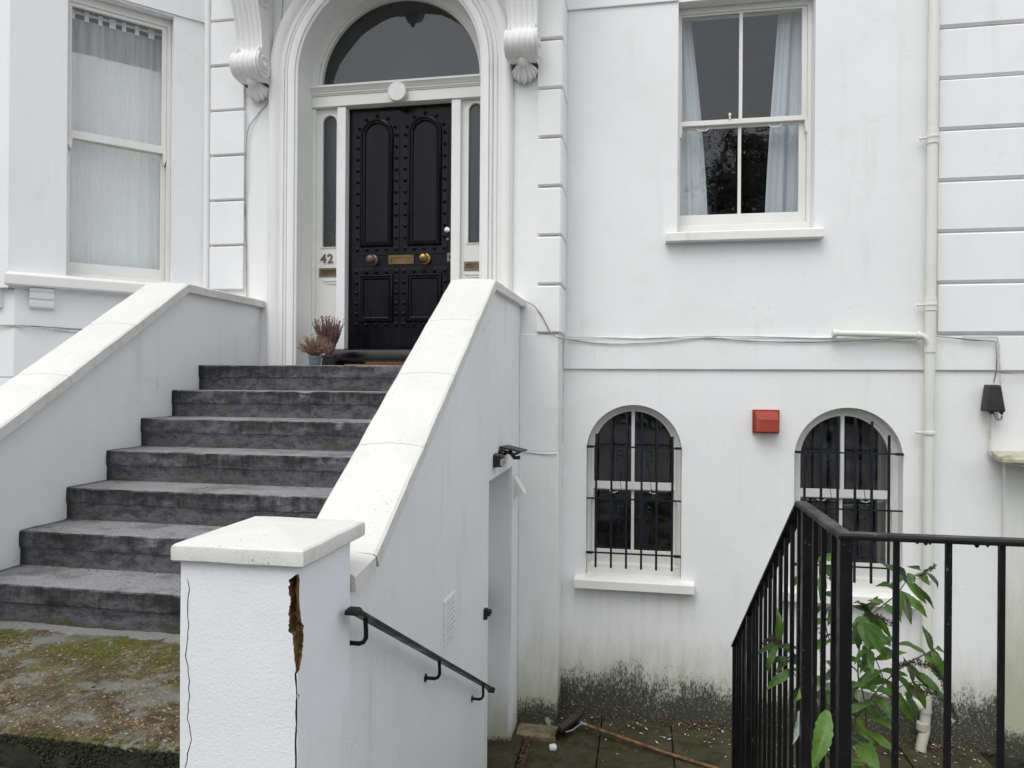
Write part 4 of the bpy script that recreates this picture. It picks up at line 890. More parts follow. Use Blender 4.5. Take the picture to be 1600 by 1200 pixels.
# ---- side walls of the stairs with coping stones
def coping_run(parent, xa, xb, segs, th, ridge, mat, name='coping_stone'):
    """segs: list of ((y,z) start, (y,z) end) along the top edge line, one stone each"""
    for (ya, za), (yb, zb) in segs:
        rs = []
        L = math.hypot(yb - ya, zb - za); t = Vector((0, (yb - ya) / L, (zb - za) / L)); nn = Vector((0, -t.z, t.y))
        n_ = max(2, int(L / 0.035))
        for i in range(n_ + 1):
            q = 0.0012 + (L - 0.0024) * i / n_
            p = Vector((0, ya, za)) + t * q
            e = 0.0014 if i in (0, n_) else 0.0
            ring = []
            for x, hgt in ((xa, -th), (xa, -0.008 - e), (xa + 0.010, -e), (xa * .7 + xb * .3, ridge * .62 - e), ((xa + xb) / 2, ridge - e), (xa * .3 + xb * .7, ridge * .62 - e), (xb - 0.010, -e), (xb, -0.008 - e), (xb, -th), (xb - 0.012, -th - 0.002), (xa + 0.012, -th - 0.002)):
                pp = p + nn * hgt; j = 0.0035 * noise.noise((x * 9, pp.y * 6, pp.z * 6)) + 0.0015 * noise.noise((x * 30, pp.y * 23, pp.z * 23)); pp = pp + nn * j
                ring.append((x + 0.002 * noise.noise((pp.y * 8, x, pp.z * 8)), pp.y, pp.z))
            rs.append(ring)
        b = MB(); b.rings(rs); b.build(name, mat, parent, smooth=32)
SL = 0.6175
LW = thing('stair_wall', 'white stair wall with sloping coping below the bay window', 'wall', (-3.24, 3.6, 0.0))
zl = lambda y: 2.172 - 0.622 * (4.383 - y)
b = MB(); b.plate([(1.4, -0.1), (5.398, -0.1), (5.398, 2.118), (4.395, 2.118), (1.4, zl(1.4) - 0.062)], [], YZ, -3.100, -3.345); b.build('wall', M['leftwall'], LW)
seg = []; cut = [1.4, 2.15, 2.78, 3.352, 3.865, 4.383]
for a, c in zip(cut[:-1], cut[1:]): seg.append(((a, zl(a)), (c, zl(c))))
seg += [((4.385, 2.172), (4.97, 2.172)), ((4.972, 2.172), (5.397, 2.172))]
coping_run(LW, -3.385, -3.052, seg, 0.058, 0.014, M['coping'])
RW = thing('stair_wall', 'white stair wall with sloping coping rising from the cracked pier', 'wall', (-1.03, 3.6, -1.2))
zr = lambda y: 2.142 - 0.6165 * (4.268 - y)
DO = (4.290, 5.090, 0.900)
b = MB(); b.plate([(2.095, -1.3), (DO[0], -1.3), (DO[0], DO[2]), (DO[1], DO[2]), (DO[1], -1.3), (5.398, -1.3), (5.398, 2.088), (4.278, 2.088), (2.285, zr(2.285) - 0.066), (2.095, 0.855)], [], YZ, -0.920, -1.130); b.build('wall', M['stairwall'], RW)
cut = [2.285, 2.81, 3.30, 3.79, 4.268]
seg = [((2.108, 0.898), (2.283, zr(2.285)))]
for a, c in zip(cut[:-1], cut[1:]): seg.append(((a, zr(a)), (c, zr(c))))
seg += [((4.270, 2.142), (4.88, 2.145)), ((4.882, 2.145), (5.397, 2.150))]
coping_run(RW, -1.168, -0.880, seg, 0.058, 0.012, M['coping'])
# cellar door under the stairs, set back in its opening
b = MB(); b.box(-1.16, -1.135, DO[0] - .05, DO[1] + .05, -1.16, DO[2] + .03); cd = b.build('cellar_door', M['wood2'], RW)
b = MB(); b.box(-1.134, -0.935, DO[1] - 0.014, DO[1] - .001, -1.12, DO[2] - .012); b.box(-1.134, -0.935, DO[0] + .001, DO[0] + .012, -1.12, DO[2] - .012); b.box(-1.134, -0.935, DO[0] + .013, DO[1] - .015, DO[2] - .012, DO[2] - .001); b.build('door_lining', stucco('painted_lining', col=(0.76, 0.76, 0.77), grain=0.1, base=(-1.15, 0.5, 0.06), streak=0.2), RW)

# ================================================================ gate pier
PX0, PX1, PY0, PY1, PT = -1.243, -0.893, 1.757, 2.100, 1.010
GP = thing('gate_pier', 'white square gate pier with pyramid cap and a gaping crack down its corner', 'gate pier', (-1.07, 1.93, 0.0))
rq = random.Random(21)
def lerp_tab(tab, z):
    for (za, *va), (zb, *vb) in zip(tab[:-1], tab[1:]):
        if za >= z >= zb:
            q = (za - z) / (za - zb + 1e-9); return [p + (r_ - p) * q for p, r_ in zip(va, vb)]
    return list(tab[-1][1:])
# height, reach on the front, reach round the side, depth
gap = [(1.010, .000, .000, .000), (0.992, .000, .000, .000), (0.986, .010, .000, .012), (0.975, .020, .004, .03), (0.965, .022, .004, .035), (0.940, .023, .003, .035), (0.915, .018, .004, .034), (0.900, .021, .006, .034), (0.895, .022, .007, .034), (0.850, .022, .018, .036),
       (0.846, .022, .030, .036), (0.832, .023, .027, .036), (0.828, .013, .028, .034), (0.790, .011, .026, .030), (0.760, .008, .018, .026), (0.738, .0055, .008, .020), (0.728, .005, .004, .016), (0.7275, .000, .000, .000), (0.70, .000, .000, .000), (-0.05, 0, 0, 0)]
rs = []; zs_ = [PT - 0.0045 * k for k in range(100)] + [0.56 - 0.02 * k for k in range(31)]
for z in zs_:
    a, bb, dp = lerp_tab(gap, z)
    jit = 1 + 0.22 * noise.noise((0, 0, z * 90)) + 0.15 * noise.noise((3, 0, z * 260))
    a *= jit * 1.22; bb *= jit
    lw = 0.0
    if z < 0.775:                                              # the fine crack that runs on to the ground
        lw = 0.0026 + 0.0012 * noise.noise((1, 2, z * 30)); 
    lx = PX1 - 0.0035 - 0.004 * (0.735 - z) + 0.0055 * noise.noise((4, 1, z * 16)) + 0.0022 * noise.noise((7, 3, z * 70))
    hw_ = 0.0014 + 0.0008 * noise.noise((1, 1, z * 30)); hx = PX0 + 0.027 + 0.019 * noise.noise((8, 1, z * 8.5)) + 0.006 * noise.noise((8, 5, z * 34)) - 0.012 * max(0, 0.62 - z)
    hd = 0.012 if z < 0.96 else 0.0
    eb = 0.0035
    ring = [(PX0, PY1), (PX0, PY0 + eb), (PX0 + eb, PY0), (hx - hw_, PY0), (hx, PY0 + hd), (hx + hw_, PY0)]
    if a > 0.0004:
        ring += [(PX1 - a, PY0), (PX1 - a + .002, PY0 + .006), (PX1 - a * .75 - .004, PY0 + dp * (0.8 + .25 * noise.noise((9, 2, z * 60)))), (PX1 - a * .25 - .006, PY0 + max(bb, .004) * .8 + dp * .35 * (1 + .5 * noise.noise((9, 7, z * 55)))), (PX1 - .007, PY0 + max(bb, .001) + .001), (PX1, PY0 + max(bb, .001) + .002), (PX1, PY0 + max(bb, .001) + .004)]
    else:
        ring += [(lx - lw, PY0), (lx - lw * .9, PY0 + .003), (lx - lw * .3, PY0 + (.014 if lw > .0008 else 0)), (lx + lw * .3, PY0 + (.014 if lw > .0008 else 0)), (lx + lw, PY0), (PX1 - .0012, PY0), (PX1, PY0 + .0022)]
    ring += [(PX1, PY1)]
    rs.append([(x + 0.0015 * noise.noise((x * 6, y * 6, z * 6)), y + 0.0015 * noise.noise((x * 5, y * 5, z * 5 + 4)), z) for x, y in ring])
b = MB(); b.rings(rs); n = len(rs[0])
for fi in range(len(b.f)):
    f_ = b.f[fi]
    if len(f_) == 4:
        k = f_[0] % n; i = f_[0] // n
        if k in (3, 4) : b.m[fi] = 2 if zs_[i] < 0.955 else 0
        if k in (6, 7, 8, 9, 10):
            wide = zs_[i] > 0.7295
            b.m[fi] = 1 if wide else 2
            if zs_[i] > 0.990: b.m[fi] = 0
            if not wide and k == 10: b.m[fi] = 0
b.build('shaft', [M['pier'], M['core'], M['crack']], GP, recalc=True)
# cap
x0, x1, y0, y1 = -1.257, -0.870, 1.737, 2.163
def capring(ins, z): 
    pts = []
    for (xa, ya), (xb, yb) in (((x0 + ins, y0 + ins), (x1 - ins, y0 + ins)), ((x1 - ins, y0 + ins), (x1 - ins, y1 - ins)), ((x1 - ins, y1 - ins), (x0 + ins, y1 - ins)), ((x0 + ins, y1 - ins), (x0 + ins, y0 + ins))):
        for k in range(14): 
            q = k / 14; x = xa + (xb - xa) * q; y = ya + (yb - ya) * q
            pts.append((x + .0018 * noise.noise((x * 14, y * 14, z * 9)), y + .0018 * noise.noise((x * 14, y * 14, z * 9 + 5)), z + .0022 * noise.noise((x * 9, y * 9, z))))
    return pts
b = MB(); b.rings([capring(0.014, 1.010), capring(0.004, 1.0105), capring(0.0, 1.015), capring(0.0, 1.046), capring(0.002, 1.053), capring(0.008, 1.058), capring(0.06, 1.0655), capring(0.12, 1.0735), capring(0.17, 1.080), capring(0.190, 1.0825)]); b.build('cap', M['coping'], GP, smooth=24)

# ================================================================ handrail on the stair wall
HR = thing('handrail', 'black iron handrail on three brackets on the stair wall', 'handrail', (-0.85, 3.0, 0.2))
A_, B_ = Vector((-0.855, 2.045, 0.806)), Vector((-0.855, 4.085, -0.292)); t_ = (B_ - A_).normalized(); nn = Vector((0, -t_.z, t_.y))
rs = []
for q, wd, th in ((-0.030, .015, .004), (-.022, .022, .010), (0.0, .024, .012), (.02, .021, .009), (.05, .020, .008), ((B_ - A_).length - .05, .020, .008), ((B_ - A_).length - .02, .021, .009), ((B_ - A_).length, .024, .012), ((B_ - A_).length + .02, .018, .012)):
    p = A_ + t_ * q - (nn * .010 if q < -.02 or q > (B_ - A_).length + .01 else Vector((0, 0, 0)))
    rs.append([tuple(p + Vector((x, 0, 0)) + nn * h) for x, h in ((-wd, -th), (wd, -th), (wd, th * .5), (wd * .6, th), (-wd * .6, th), (-wd, th * .5))])
b = MB(); b.rings(rs); b.build('rail', M['iron'], HR, bevel=0.002)
for yq, in ((2.135,), (2.985,), (3.868,)):
    p = A_ + t_ * ((yq - A_.y) / t_.y)
    b = MB(); b.tube([tuple(p - nn * .006), tuple(p + Vector((0, .004, -.045))), tuple(p + Vector((0, .004, -.068))), tuple(p + Vector((-.008, .004, -.082))), tuple(p + Vector((-.022, .004, -.088))), tuple(p + Vector((-.066, .004, -.088)))], 0.0075, 8)
    b.lathe([(0.018, 0), (0.018, .004), (.009, .006)], (-0.920, p.y + .004, p.z - .088), (1, 0, 0), 12); b.build('bracket', M['iron'], HR, smooth=50)

# ================================================================ railing
RL = thing('railing', 'black iron railing running down beside the basement steps', 'railing', (0.53, 2.0, 0.0))
XR, ZT = 0.532, 1.115
def flatbar(pts, hw, h, name):
    pts = [Vector(p) for p in pts]; rs = []
    for i, p in enumerate(pts):
        t = (pts[min(i + 1, len(pts) - 1)] - pts[max(i - 1, 0)]); flat_t = Vector((t.x, t.y, 0)).normalized(); s_ = Vector((flat_t.y, -flat_t.x, 0))
        if 0 < i < len(pts) - 1:
            ta = (pts[i] - pts[i - 1]); ta.z = 0; tb = pts[i + 1] - pts[i]; tb.z = 0
            sa = Vector((ta.y, -ta.x, 0)).normalized(); sb = Vector((tb.y, -tb.x, 0)).normalized(); s_ = (sa + sb).normalized() / max(0.5, math.sqrt((1 + sa.dot(sb)) / 2))
        rs.append([tuple(p + s_ * x + Vector((0, 0, z))) for x, z in ((-hw, -h), (hw, -h), (hw, -h * .25), (hw * .72, 0), (-hw * .72, 0), (-hw, -h * .25))])
    b = MB(); b.rings(rs); return b.build(name, M['iron'], RL, bevel=0.003)
flatbar([(2.6, 2.0, ZT + .006), (1.3, 2.0, ZT + .003), (XR, 2.0, ZT), (XR, 2.515, ZT), (XR, 4.165, 0.040)], 0.0215, 0.0165, 'top_rail')
bm_ = MB(); bm_.box(-.0068, .0068, -.0062, .0062, 0, 1.0); bar_me = bm_.mesh('bar', M['iron'])
bf_ = MB(); bf_.box(-.0068, .0068, -.006, .006, 0, 1.0); barf_me = bf_.mesh('bar', M['iron'])
pm_ = MB(); pm_.box(-.0155, .0155, -.0155, .0155, 0, 1.0); post_me = pm_.mesh('post', M['iron'])
rj = random.Random(6)
def upright(me, name, x, y, z0, z1, rot=0):
    jx, jy = (rj.uniform(-.0012, .0012), rj.uniform(-.0018, .0018)) if name == 'bar' else (0, 0)
    if name == 'bar': rot = rj.uniform(-.10, .10)
    o = link(name, me, RL, (x + jx, y + jy, z0)); o.scale = (1, 1, z1 - z0); o.rotation_euler.z = rot; return o
upright(post_me, 'post', XR, 2.0, 0.02, ZT - .010)
for k in range(1, 17):
    x = XR + 0.001 + 0.1245 * k
    if k % 8 == 0: upright(post_me, 'post', x, 2.0, 0.02, ZT - .010)
    else: upright(barf_me, 'bar', x, 2.0, 0.02, ZT - .010)
zt = lambda y: ZT if y < 2.515 else ZT - (y - 2.515) * (ZT - 0.040) / (4.165 - 2.515)
zb = lambda y: 0.02 if y < 2.12 else 0.02 - (y - 2.12) * 0.519
for x_, r_ in ((.705, .004), (.725, .0055), (.735, .004), (.845, .006), (.87, .004), (1.02, .005), (.60, .004)):
    b = MB(); b.lathe([(r_, .004), (r_ * 1.05, 0), (r_ * .8, -r_ * .9), (.0006, -r_ * 1.5)], (x_, 1.992, ZT - .016), n=10); b.build('paint_drip', M['iron'], RL, smooth=60)
k = 0; y = 2.0
for k in range(1, 20):
    y = 2.0 + 0.1085 * k
    if k in (4, 15): upright(post_me, 'post', XR, y, zb(y) - .02, zt(y) - .012)
    elif y < 4.10: upright(bar_me, 'bar', XR, y, zb(y) - .02, zt(y) - .010)
upright(post_me, 'post', XR, 4.145, zb(4.145) - .02, zt(4.145) - .012)

# ================================================================ window grilles
def grille(A, xsr, zs3, name_l):
    cx, hw, z0, zs = A
    G = thing('window_grille', name_l, 'window bars', (cx, 5.68, zs3[2]), 'black bars over the basement windows')
    for x in xsr:
        top = zs + math.sqrt(max(0.0, (hw - 0.035) ** 2 - (x - cx) ** 2)); top = min(top - .025, zs + hw - 0.075)
        b = MB(); b.box(x - .0085, x + .0085, 5.672, 5.688, zs3[2] - .115, top); b.build('bar', M['grille'], G, bevel=0.002)
    for z in zs3:
        b = MB(); b.box(cx - hw + .004, cx + hw - .004, 5.688, 5.696, z - .006, z + .006)
        if z != zs3[1]:
            for sx in (-1, 1):
                x0, x1 = sorted((cx + sx * (hw - .003), cx + sx * (hw - .055))); b.box(x0, x1, 5.676, 5.702, z - .010, z + .008)
        b.build('crossbar', M['grille'], G)
    for xa, xb in ((xsr[1], xsr[2]), (xsr[3], xsr[4])):          # thin scrolled wires between the bars
        xm = (xa + xb) / 2; L = xb - xa
        for (zc, r0, dr) in ((zs3[0] - .075, .026, 1), (zs3[1] + .05, .026, -1), (zs3[1] - .075, .024, 1), (zs3[2] + .07, .022, -1)):
            pts = [(xm + r0 * (1 - .35 * k / 26) * math.cos(k / 26 * 8.2), 5.690, zc + dr * r0 * (1 - .35 * k / 26) * math.sin(k / 26 * 8.2)) for k in range(27)]
            b = MB(); b.tube(pts, 0.0026, 5); b.build('scroll', M['grille'], G, smooth=60)
        b = MB(); b.tube([(xm - r0 * .9, 5.690, zs3[0] - .11), (xm, 5.690, (zs3[0] + zs3[1]) / 2), (xm + r0 * .9, 5.690, zs3[1] + .07)], 0.0026, 5); b.tube([(xm + r0 * .9, 5.690, zs3[1] - .10), (xm, 5.690, (zs3[2] + zs3[1]) / 2), (xm - r0 * .9, 5.690, zs3[2] + .09)], 0.0026, 5); b.build('wire', M['grille'], G, smooth=60)
grille(A1, [-0.346, -0.225, -0.107, 0.010, 0.126, 0.246], (1.006, 0.593, 0.162), 'black iron bars over the arched window nearest the stair wall')
grille(A2, [1.222, 1.340, 1.458, 1.579, 1.695, 1.814], (1.000, 0.577, 0.148), 'black iron bars over the arched window behind the railing')

# ================================================================ pipes and cables
DP = thing('downpipe', 'off-white painted downpipe running down the wall beside the banded stonework', 'downpipe', (2.06, 5.63, -1.1))
px = lambda z: 2.083 + (z - 4.2) * 0.0055
b = MB(); b.tube([(px(7.5), 5.632, 7.5), (px(2.0), 5.632, 2.0), (px(-0.85), 5.632, -0.85), (px(-0.9), 5.632, -0.93), (2.045, 5.612, -1.0), (2.015, 5.585, -1.08), (2.005, 5.575, -1.13)], 0.0355, 18); b.build('pipe', M['pipe'], DP, smooth=60)
for z, h in ((3.32, .10), (2.10, .09), (1.80, .10), (0.12, .05), (-0.79, .16), (-0.965, .05)):
    b = MB(); x = px(z) - (0.025 if z < -.9 else 0); b.lathe([(0.0365, -h / 2), (0.041, -h / 2), (0.041, h / 2), (0.0365, h / 2)], (x, 5.632 - (.02 if z < -.9 else 0), z), n=20); b.build('collar', M['pipe'], DP, smooth=40)
for z in (3.32, 2.10, 1.165, 0.10):
    b = MB(); b.lathe([(0.043, -.012), (0.044, -.010), (0.044, .010), (0.043, .012)], (px(z), 5.632, z), n=20); b.tube([(px(z) - .040, 5.64, z), (px(z) - .075, 5.66, z)], 0.009, 8); b.lathe([(.014, 0), (.012, .008), (.002, .012)], (px(z) - .072, 5.655, z), (0, -1, 0), 10); b.build('clip', M['pipe'], DP, smooth=50)
WP = thing('waste_pipe', 'short mossy waste pipe elbowing into the downpipe above the string course', 'pipe', (1.7, 5.61, 1.88))
b = MB(); b.tube([(1.405, 5.615, 1.893), (1.60, 5.612, 1.888), (1.98, 5.612, 1.874), (2.012, 5.612, 1.868), (2.036, 5.615, 1.848), (2.052, 5.62, 1.81), (2.062, 5.628, 1.77)], 0.0235, 14); b.build('pipe', M['pipe'], WP, smooth=60)
for c_, ax in (((1.395, 5.615, 1.893), (1, 0, -.02)), ((1.965, 5.612, 1.8745), (1, 0, -.04))):
    b = MB(); b.lathe([(0.024, 0), (0.031, 0.002), (0.031, 0.030), (0.024, 0.033)], c_, ax, 16); b.build('socket', M['pipe'], WP, smooth=40)
WL = thing('waste_pipe', 'low white waste pipe along the wall foot into the bottom of the downpipe', 'pipe', (1.7, 5.62, -0.8))
b = MB(); b.tube([(1.30, 5.66, -0.69), (1.60, 5.64, -0.735), (1.90, 5.625, -0.785), (1.97, 5.625, -0.80), (2.02, 5.628, -0.84)], 0.024, 14); b.build('pipe', M['pipe'], WL, smooth=60)
b = MB(); b.tube([(1.93, 5.625, -0.79), (1.985, 5.625, -0.805), (2.02, 5.628, -0.835)], 0.031, 14); b.build('elbow', M['pipe'], WL, smooth=60)

def spline(pts, n=8):
    P = [Vector(p) for p in pts]; P = [P[0] * 2 - P[1]] + P + [P[-1] * 2 - P[-2]]; out = []
    for i in range(1, len(P) - 2):
        for k in range(n):
            t = k / n; a, b_, c_, d_ = P[i - 1:i + 3]
            out.append(0.5 * ((2 * b_) + (c_ - a) * t + (2 * a - 5 * b_ + 4 * c_ - d_) * t * t + (3 * b_ - a - 3 * c_ + d_) * t ** 3))
    out.append(P[-2]); return out
def cable(pts, r, mat, label):
    b = MB(); b.tube(spline(pts), r, 6); return tag(b.build('cable', M[mat], smooth=60), label, 'cable')
cable([(-0.588, 5.655, 1.862), (-0.42, 5.668, 1.836), (-0.2, 5.668, 1.822), (0.2, 5.668, 1.838), (0.48, 5.668, 1.868), (0.80, 5.668, 1.842), (1.3, 5.668, 1.832), (1.75, 5.668, 1.852), (2.0, 5.66, 1.858)], 0.0042, 'greycable', 'grey cable sagging along the string course above the barred windows')
cable([(-0.588, 5.66, 1.878), (-0.3, 5.672, 1.876), (0.0, 5.672, 1.866), (0.48, 5.672, 1.880), (1.0, 5.672, 1.872), (1.4, 5.672, 1.862), (2.02, 5.66, 1.880), (2.12, 5.655, 1.872)], 0.0042, 'cable', 'white painted cable pinned above the sagging grey one on the string course')
cable([(-0.590, 5.56, 1.86), (-0.596, 5.53, 1.80), (-0.597, 5.53, 1.30), (-0.597, 5.52, 1.08), (-0.602, 5.45, 0.99), (-0.64, 5.365, 0.972), (-0.72, 5.368, 0.966), (-0.80, 5.368, 0.972), (-0.90, 5.34, 0.985), (-0.912, 5.15, 1.0), (-0.912, 4.95, 1.01)], 0.0045, 'cable', 'white cable down the porch corner to the security light')
cable([(-0.872, 5.37, 2.135), (-0.80, 5.352, 2.09), (-0.74, 5.35, 2.01), (-0.68, 5.35, 1.90), (-0.625, 5.345, 1.855), (-0.588, 5.42, 1.850), (-0.588, 5.63, 1.862)], 0.0045, 'greycable', 'thin cable looping from the stair coping round the porch corner')
cable([(-2.86, 5.30, 4.62), (-2.93, 5.392, 4.42), (-2.985, 5.392, 4.1), (-3.03, 5.392, 3.84), (-3.13, 5.39, 3.71), (-3.21, 5.375, 3.57), (-3.225, 5.37, 3.25), (-3.232, 5.385, 2.9), (-3.222, 5.385, 2.55), (-3.215, 5.385, 2.2)], 0.0042, 'greycable', 'thin cable running down beside the scroll bracket near the bay')
for dz, lb in ((0, 'upper grey cable across the plinth under the bay sill'), (-0.022, 'lower slack cable across the plinth under the bay sill')):
    cable([BAY(0.15, 1.885 + dz * 3, -0.024), BAY(0.6, 1.893 + dz * 2, -0.024), BAY(0.95, 1.900 + dz, -0.024), BAY(1.29, 1.905 + dz * .3, -0.024), (low.x - 0.5, low.y - .006, 1.91)], 0.0045, 'greycable' if dz == 0 else 'cable', lb)
cable([(2.11, 5.655, 1.872), (2.20, 5.655, 1.862), (2.36, 5.655, 1.842), (2.50, 5.655, 1.832), (2.515, 5.655, 1.80), (2.520, 5.655, 1.65), (2.505, 5.665, 1.53)], 0.0048, 'greycable', 'grey cable dropping into the black junction box')
cable([(2.30, 5.658, 1.868), (2.49, 5.658, 1.864), (2.528, 5.658, 1.845), (2.538, 5.658, 1.70), (2.548, 5.66, 1.55), (2.545, 5.66, 1.32)], 0.0052, 'cable', 'white cable passing behind the black junction box')
cable([(2.535, 5.655, 1.612), (2.6, 5.655, 1.606), (3.0, 5.655, 1.612), (3.8, 5.655, 1.61)], 0.005, 'greycable', 'short grey cable leading away from above the black junction box')
cable([(2.478, 5.66, 1.32), (2.480, 5.664, 1.25), (2.482, 5.664, 1.06), (2.486, 5.66, 1.015), (2.51, 5.64, 0.985), (2.54, 5.50, 0.972), (2.60, 5.43, 0.965), (2.8, 5.42, 0.955)], 0.011, 'cable', 'white conduit curving from the junction box under the mossy ledge')
for k, q in enumerate((0.0, 0.016)):
    cable([(2.497 + q, 5.65, 1.325), (2.512 + q, 5.635, 1.275), (2.535 + q, 5.635, 1.268), (2.552, 5.645, 1.30), (2.548 - q, 5.65, 1.325)], 0.0042, ('greycable', 'cable')[k], ('dark loop of wire hanging under the junction box', 'pale loop of wire hanging under the junction box')[k])

# ================================================================ things on the walls
JB = thing('junction_box', 'black tapered plastic junction box on the wall', 'junction box', (2.515, 5.66, 1.33))
b = MB(); b.rings([[(x0_, 5.669, z_), (x0_ + .004, y_, z_ - .003), (x1_ - .004, y_, z_ - .003), (x1_, 5.669, z_)] for x0_, x1_, y_, z_ in ((2.420, 2.548, 5.578, 1.328), (2.420, 2.548, 5.575, 1.340), (2.440, 2.530, 5.595, 1.508), (2.446, 2.525, 5.605, 1.520))]); b.build('cover', M['blackplastic'], JB, bevel=0.005)
b = MB(); b.lathe([(.012, 0), (.012, -.014), (.001, -.015)], (2.480, 5.63, 1.324), n=10); b.lathe([(.010, 0), (.010, -.014), (.001, -.015)], (2.545, 5.63, 1.324), n=10); b.build('cable_gland', M['blackplastic'], JB, smooth=50)
RV = thing('vent_cowl', 'red square plastic vent cowl between the two barred windows', 'vent', (0.94, 5.7, 1.14))
b = MB(); b.box(0.842, 1.038, 5.670, 5.698, 1.140, 1.318); b.build('back_plate', M['red'], RV, bevel=0.003)
b = MB(); b.add([(0.856, 5.670, 1.306), (1.026, 5.670, 1.306), (1.020, 5.600, 1.250), (0.872, 5.600, 1.250), (1.020, 5.592, 1.152), (0.872, 5.592, 1.152), (1.026, 5.670, 1.150), (0.856, 5.670, 1.150)],
     [(0, 1, 2, 3), (3, 2, 4, 5), (1, 6, 4, 2), (0, 3, 5, 7), (5, 4, 6, 7)]); b.build('hood', M['red'], RV, bevel=0.004)
VC = thing('vent_cowl', 'small white wedge-shaped vent cowl beside the cellar doorway', 'vent', (-0.9, 5.18, 0.67))
b = MB(); b.rings([[(-0.918, y, 0.668), (-0.835, y, 0.690), (-0.838, y, 0.702), (-0.905, y, 0.812), (-0.918, y, 0.815)] for y in (5.135, 5.235)]); b.build('hood', M['whiteplastic'], VC, bevel=0.003)
b = MB(); b.box(-0.919, -0.908, 5.128, 5.134, 0.655, 0.83); b.box(-0.919, -0.908, 5.236, 5.242, 0.655, 0.83); b.build('back_plate', M['whiteplastic'], VC)
# security light
SLt = thing('security_light', 'black solar security light with a tilted panel over the cellar doorway', 'security light', (-0.9, 4.5, 1.0))
rot = Matrix.Rotation(R(-8), 3, 'Z')
b = MB(); b.rings([[(-0.918, y, z0), (-0.862, y, z0 + .008), (-0.850, y, z0 + .03), (-0.858, y, z1), (-0.918, y, z1 + .012)] for y, z0, z1 in ((4.40, 0.968, 1.040), (4.47, 0.962, 1.046))]); b.build('lamp_head', M['blackplastic'], SLt, bevel=0.004)
b = MB(); b.box(-0.859, -0.846, 4.40, 4.42, .975, 1.03); b.box(-0.87, -0.85, 4.392, 4.399, .985, 1.025); b.build('lens', M['steel'], SLt)
tilt = Matrix.Rotation(R(34), 3, 'Y') @ Matrix.Rotation(R(0), 3, 'X')
b = MB(); b.obox((-0.845, 4.74, 1.062), (0.072, 0.155, 0.006), Matrix.Rotation(R(12), 3, 'Y') @ Matrix.Rotation(R(-3), 3, 'X')); b.build('solar_panel', M['blackplastic'], SLt, bevel=0.003)
b = MB(); b.tube([(-0.918, 4.62, 1.02), (-0.86, 4.66, 1.05)], 0.010, 8); b.tube([(-0.90, 4.58, 1.07), (-0.83, 4.62, 1.03), (-0.80, 4.78, 1.04)], 0.008, 8); b.box(-0.918, -0.905, 4.56, 4.66, 1.0, 1.06); b.tube([(-0.865, 4.70, 1.045), (-0.84, 4.74, 1.000), (-0.81, 4.76, 1.0)], 0.014, 8); b.build('arm', M['blackplastic'], SLt, smooth=50)
# air brick
AB = MB(); holes = []
for i in range(5):
    for j in range(9):
        y = 3.292 + i * 0.034 + (0.014 if j % 2 else 0); z = 0.232 + j * 0.024; holes.append([(y, z), (y + .016, z), (y + .016, z + .013), (y, z + .013)])
AB.plate(rect(3.276, 3.462, 0.218, 0.458), holes, YZ, -0.9135, -0.9195)
ab = tag(AB.build('air_vent', M['stairwall']), 'white perforated air vent plate in the stair wall above the handrail', 'vent')
b = MB(); b.box(-0.9194, -0.9190, 3.28, 3.458, 0.222, 0.454); b.build('hole_shade', M['blackplastic'], ab)  # black sheet painting the shade seen inside the vent holes
LT = MB(); LT.box(-0.919, -0.898, 4.155, 4.19, 0.085, 0.15); LT.box(-0.919, -0.88, 4.165, 4.18, 0.105, 0.135); LT.tube([(-0.90, 4.165, 0.145), (-0.875, 4.165, 0.145), (-0.875, 4.165, 0.12)], .006, 6)
tag(LT.build('door_catch', M['blackplastic'], bevel=0.002), 'small black catch on the wall edge beside the cellar doorway', 'catch')
# neighbour's block with its mossy ledge
NB = thing('side_wall', 'stained pale wall end capped by a mossy stone ledge under the junction box', 'wall', (3.4, 5.55, -1.2))
b = MB(); b.box(2.578, 4.6, 5.655, 5.699, -1.3, 0.976); b.build('wall', M['ragwall'], NB, bevel=0.01)
b = MB(); b.add([(2.450, 5.40, 0.980), (4.6, 5.40, 0.958), (4.6, 5.698, 0.978), (2.500, 5.698, 0.998), (2.450, 5.40, 1.012), (4.6, 5.40, 0.996), (4.6, 5.698, 1.045), (2.500, 5.698, 1.040)], [(0, 1, 2, 3), (4, 5, 6, 7), (0, 1, 5, 4), (1, 2, 6, 5), (2, 3, 7, 6), (3, 0, 4, 7)]); b.build('ledge', M['ledge'], NB, bevel=0.008)
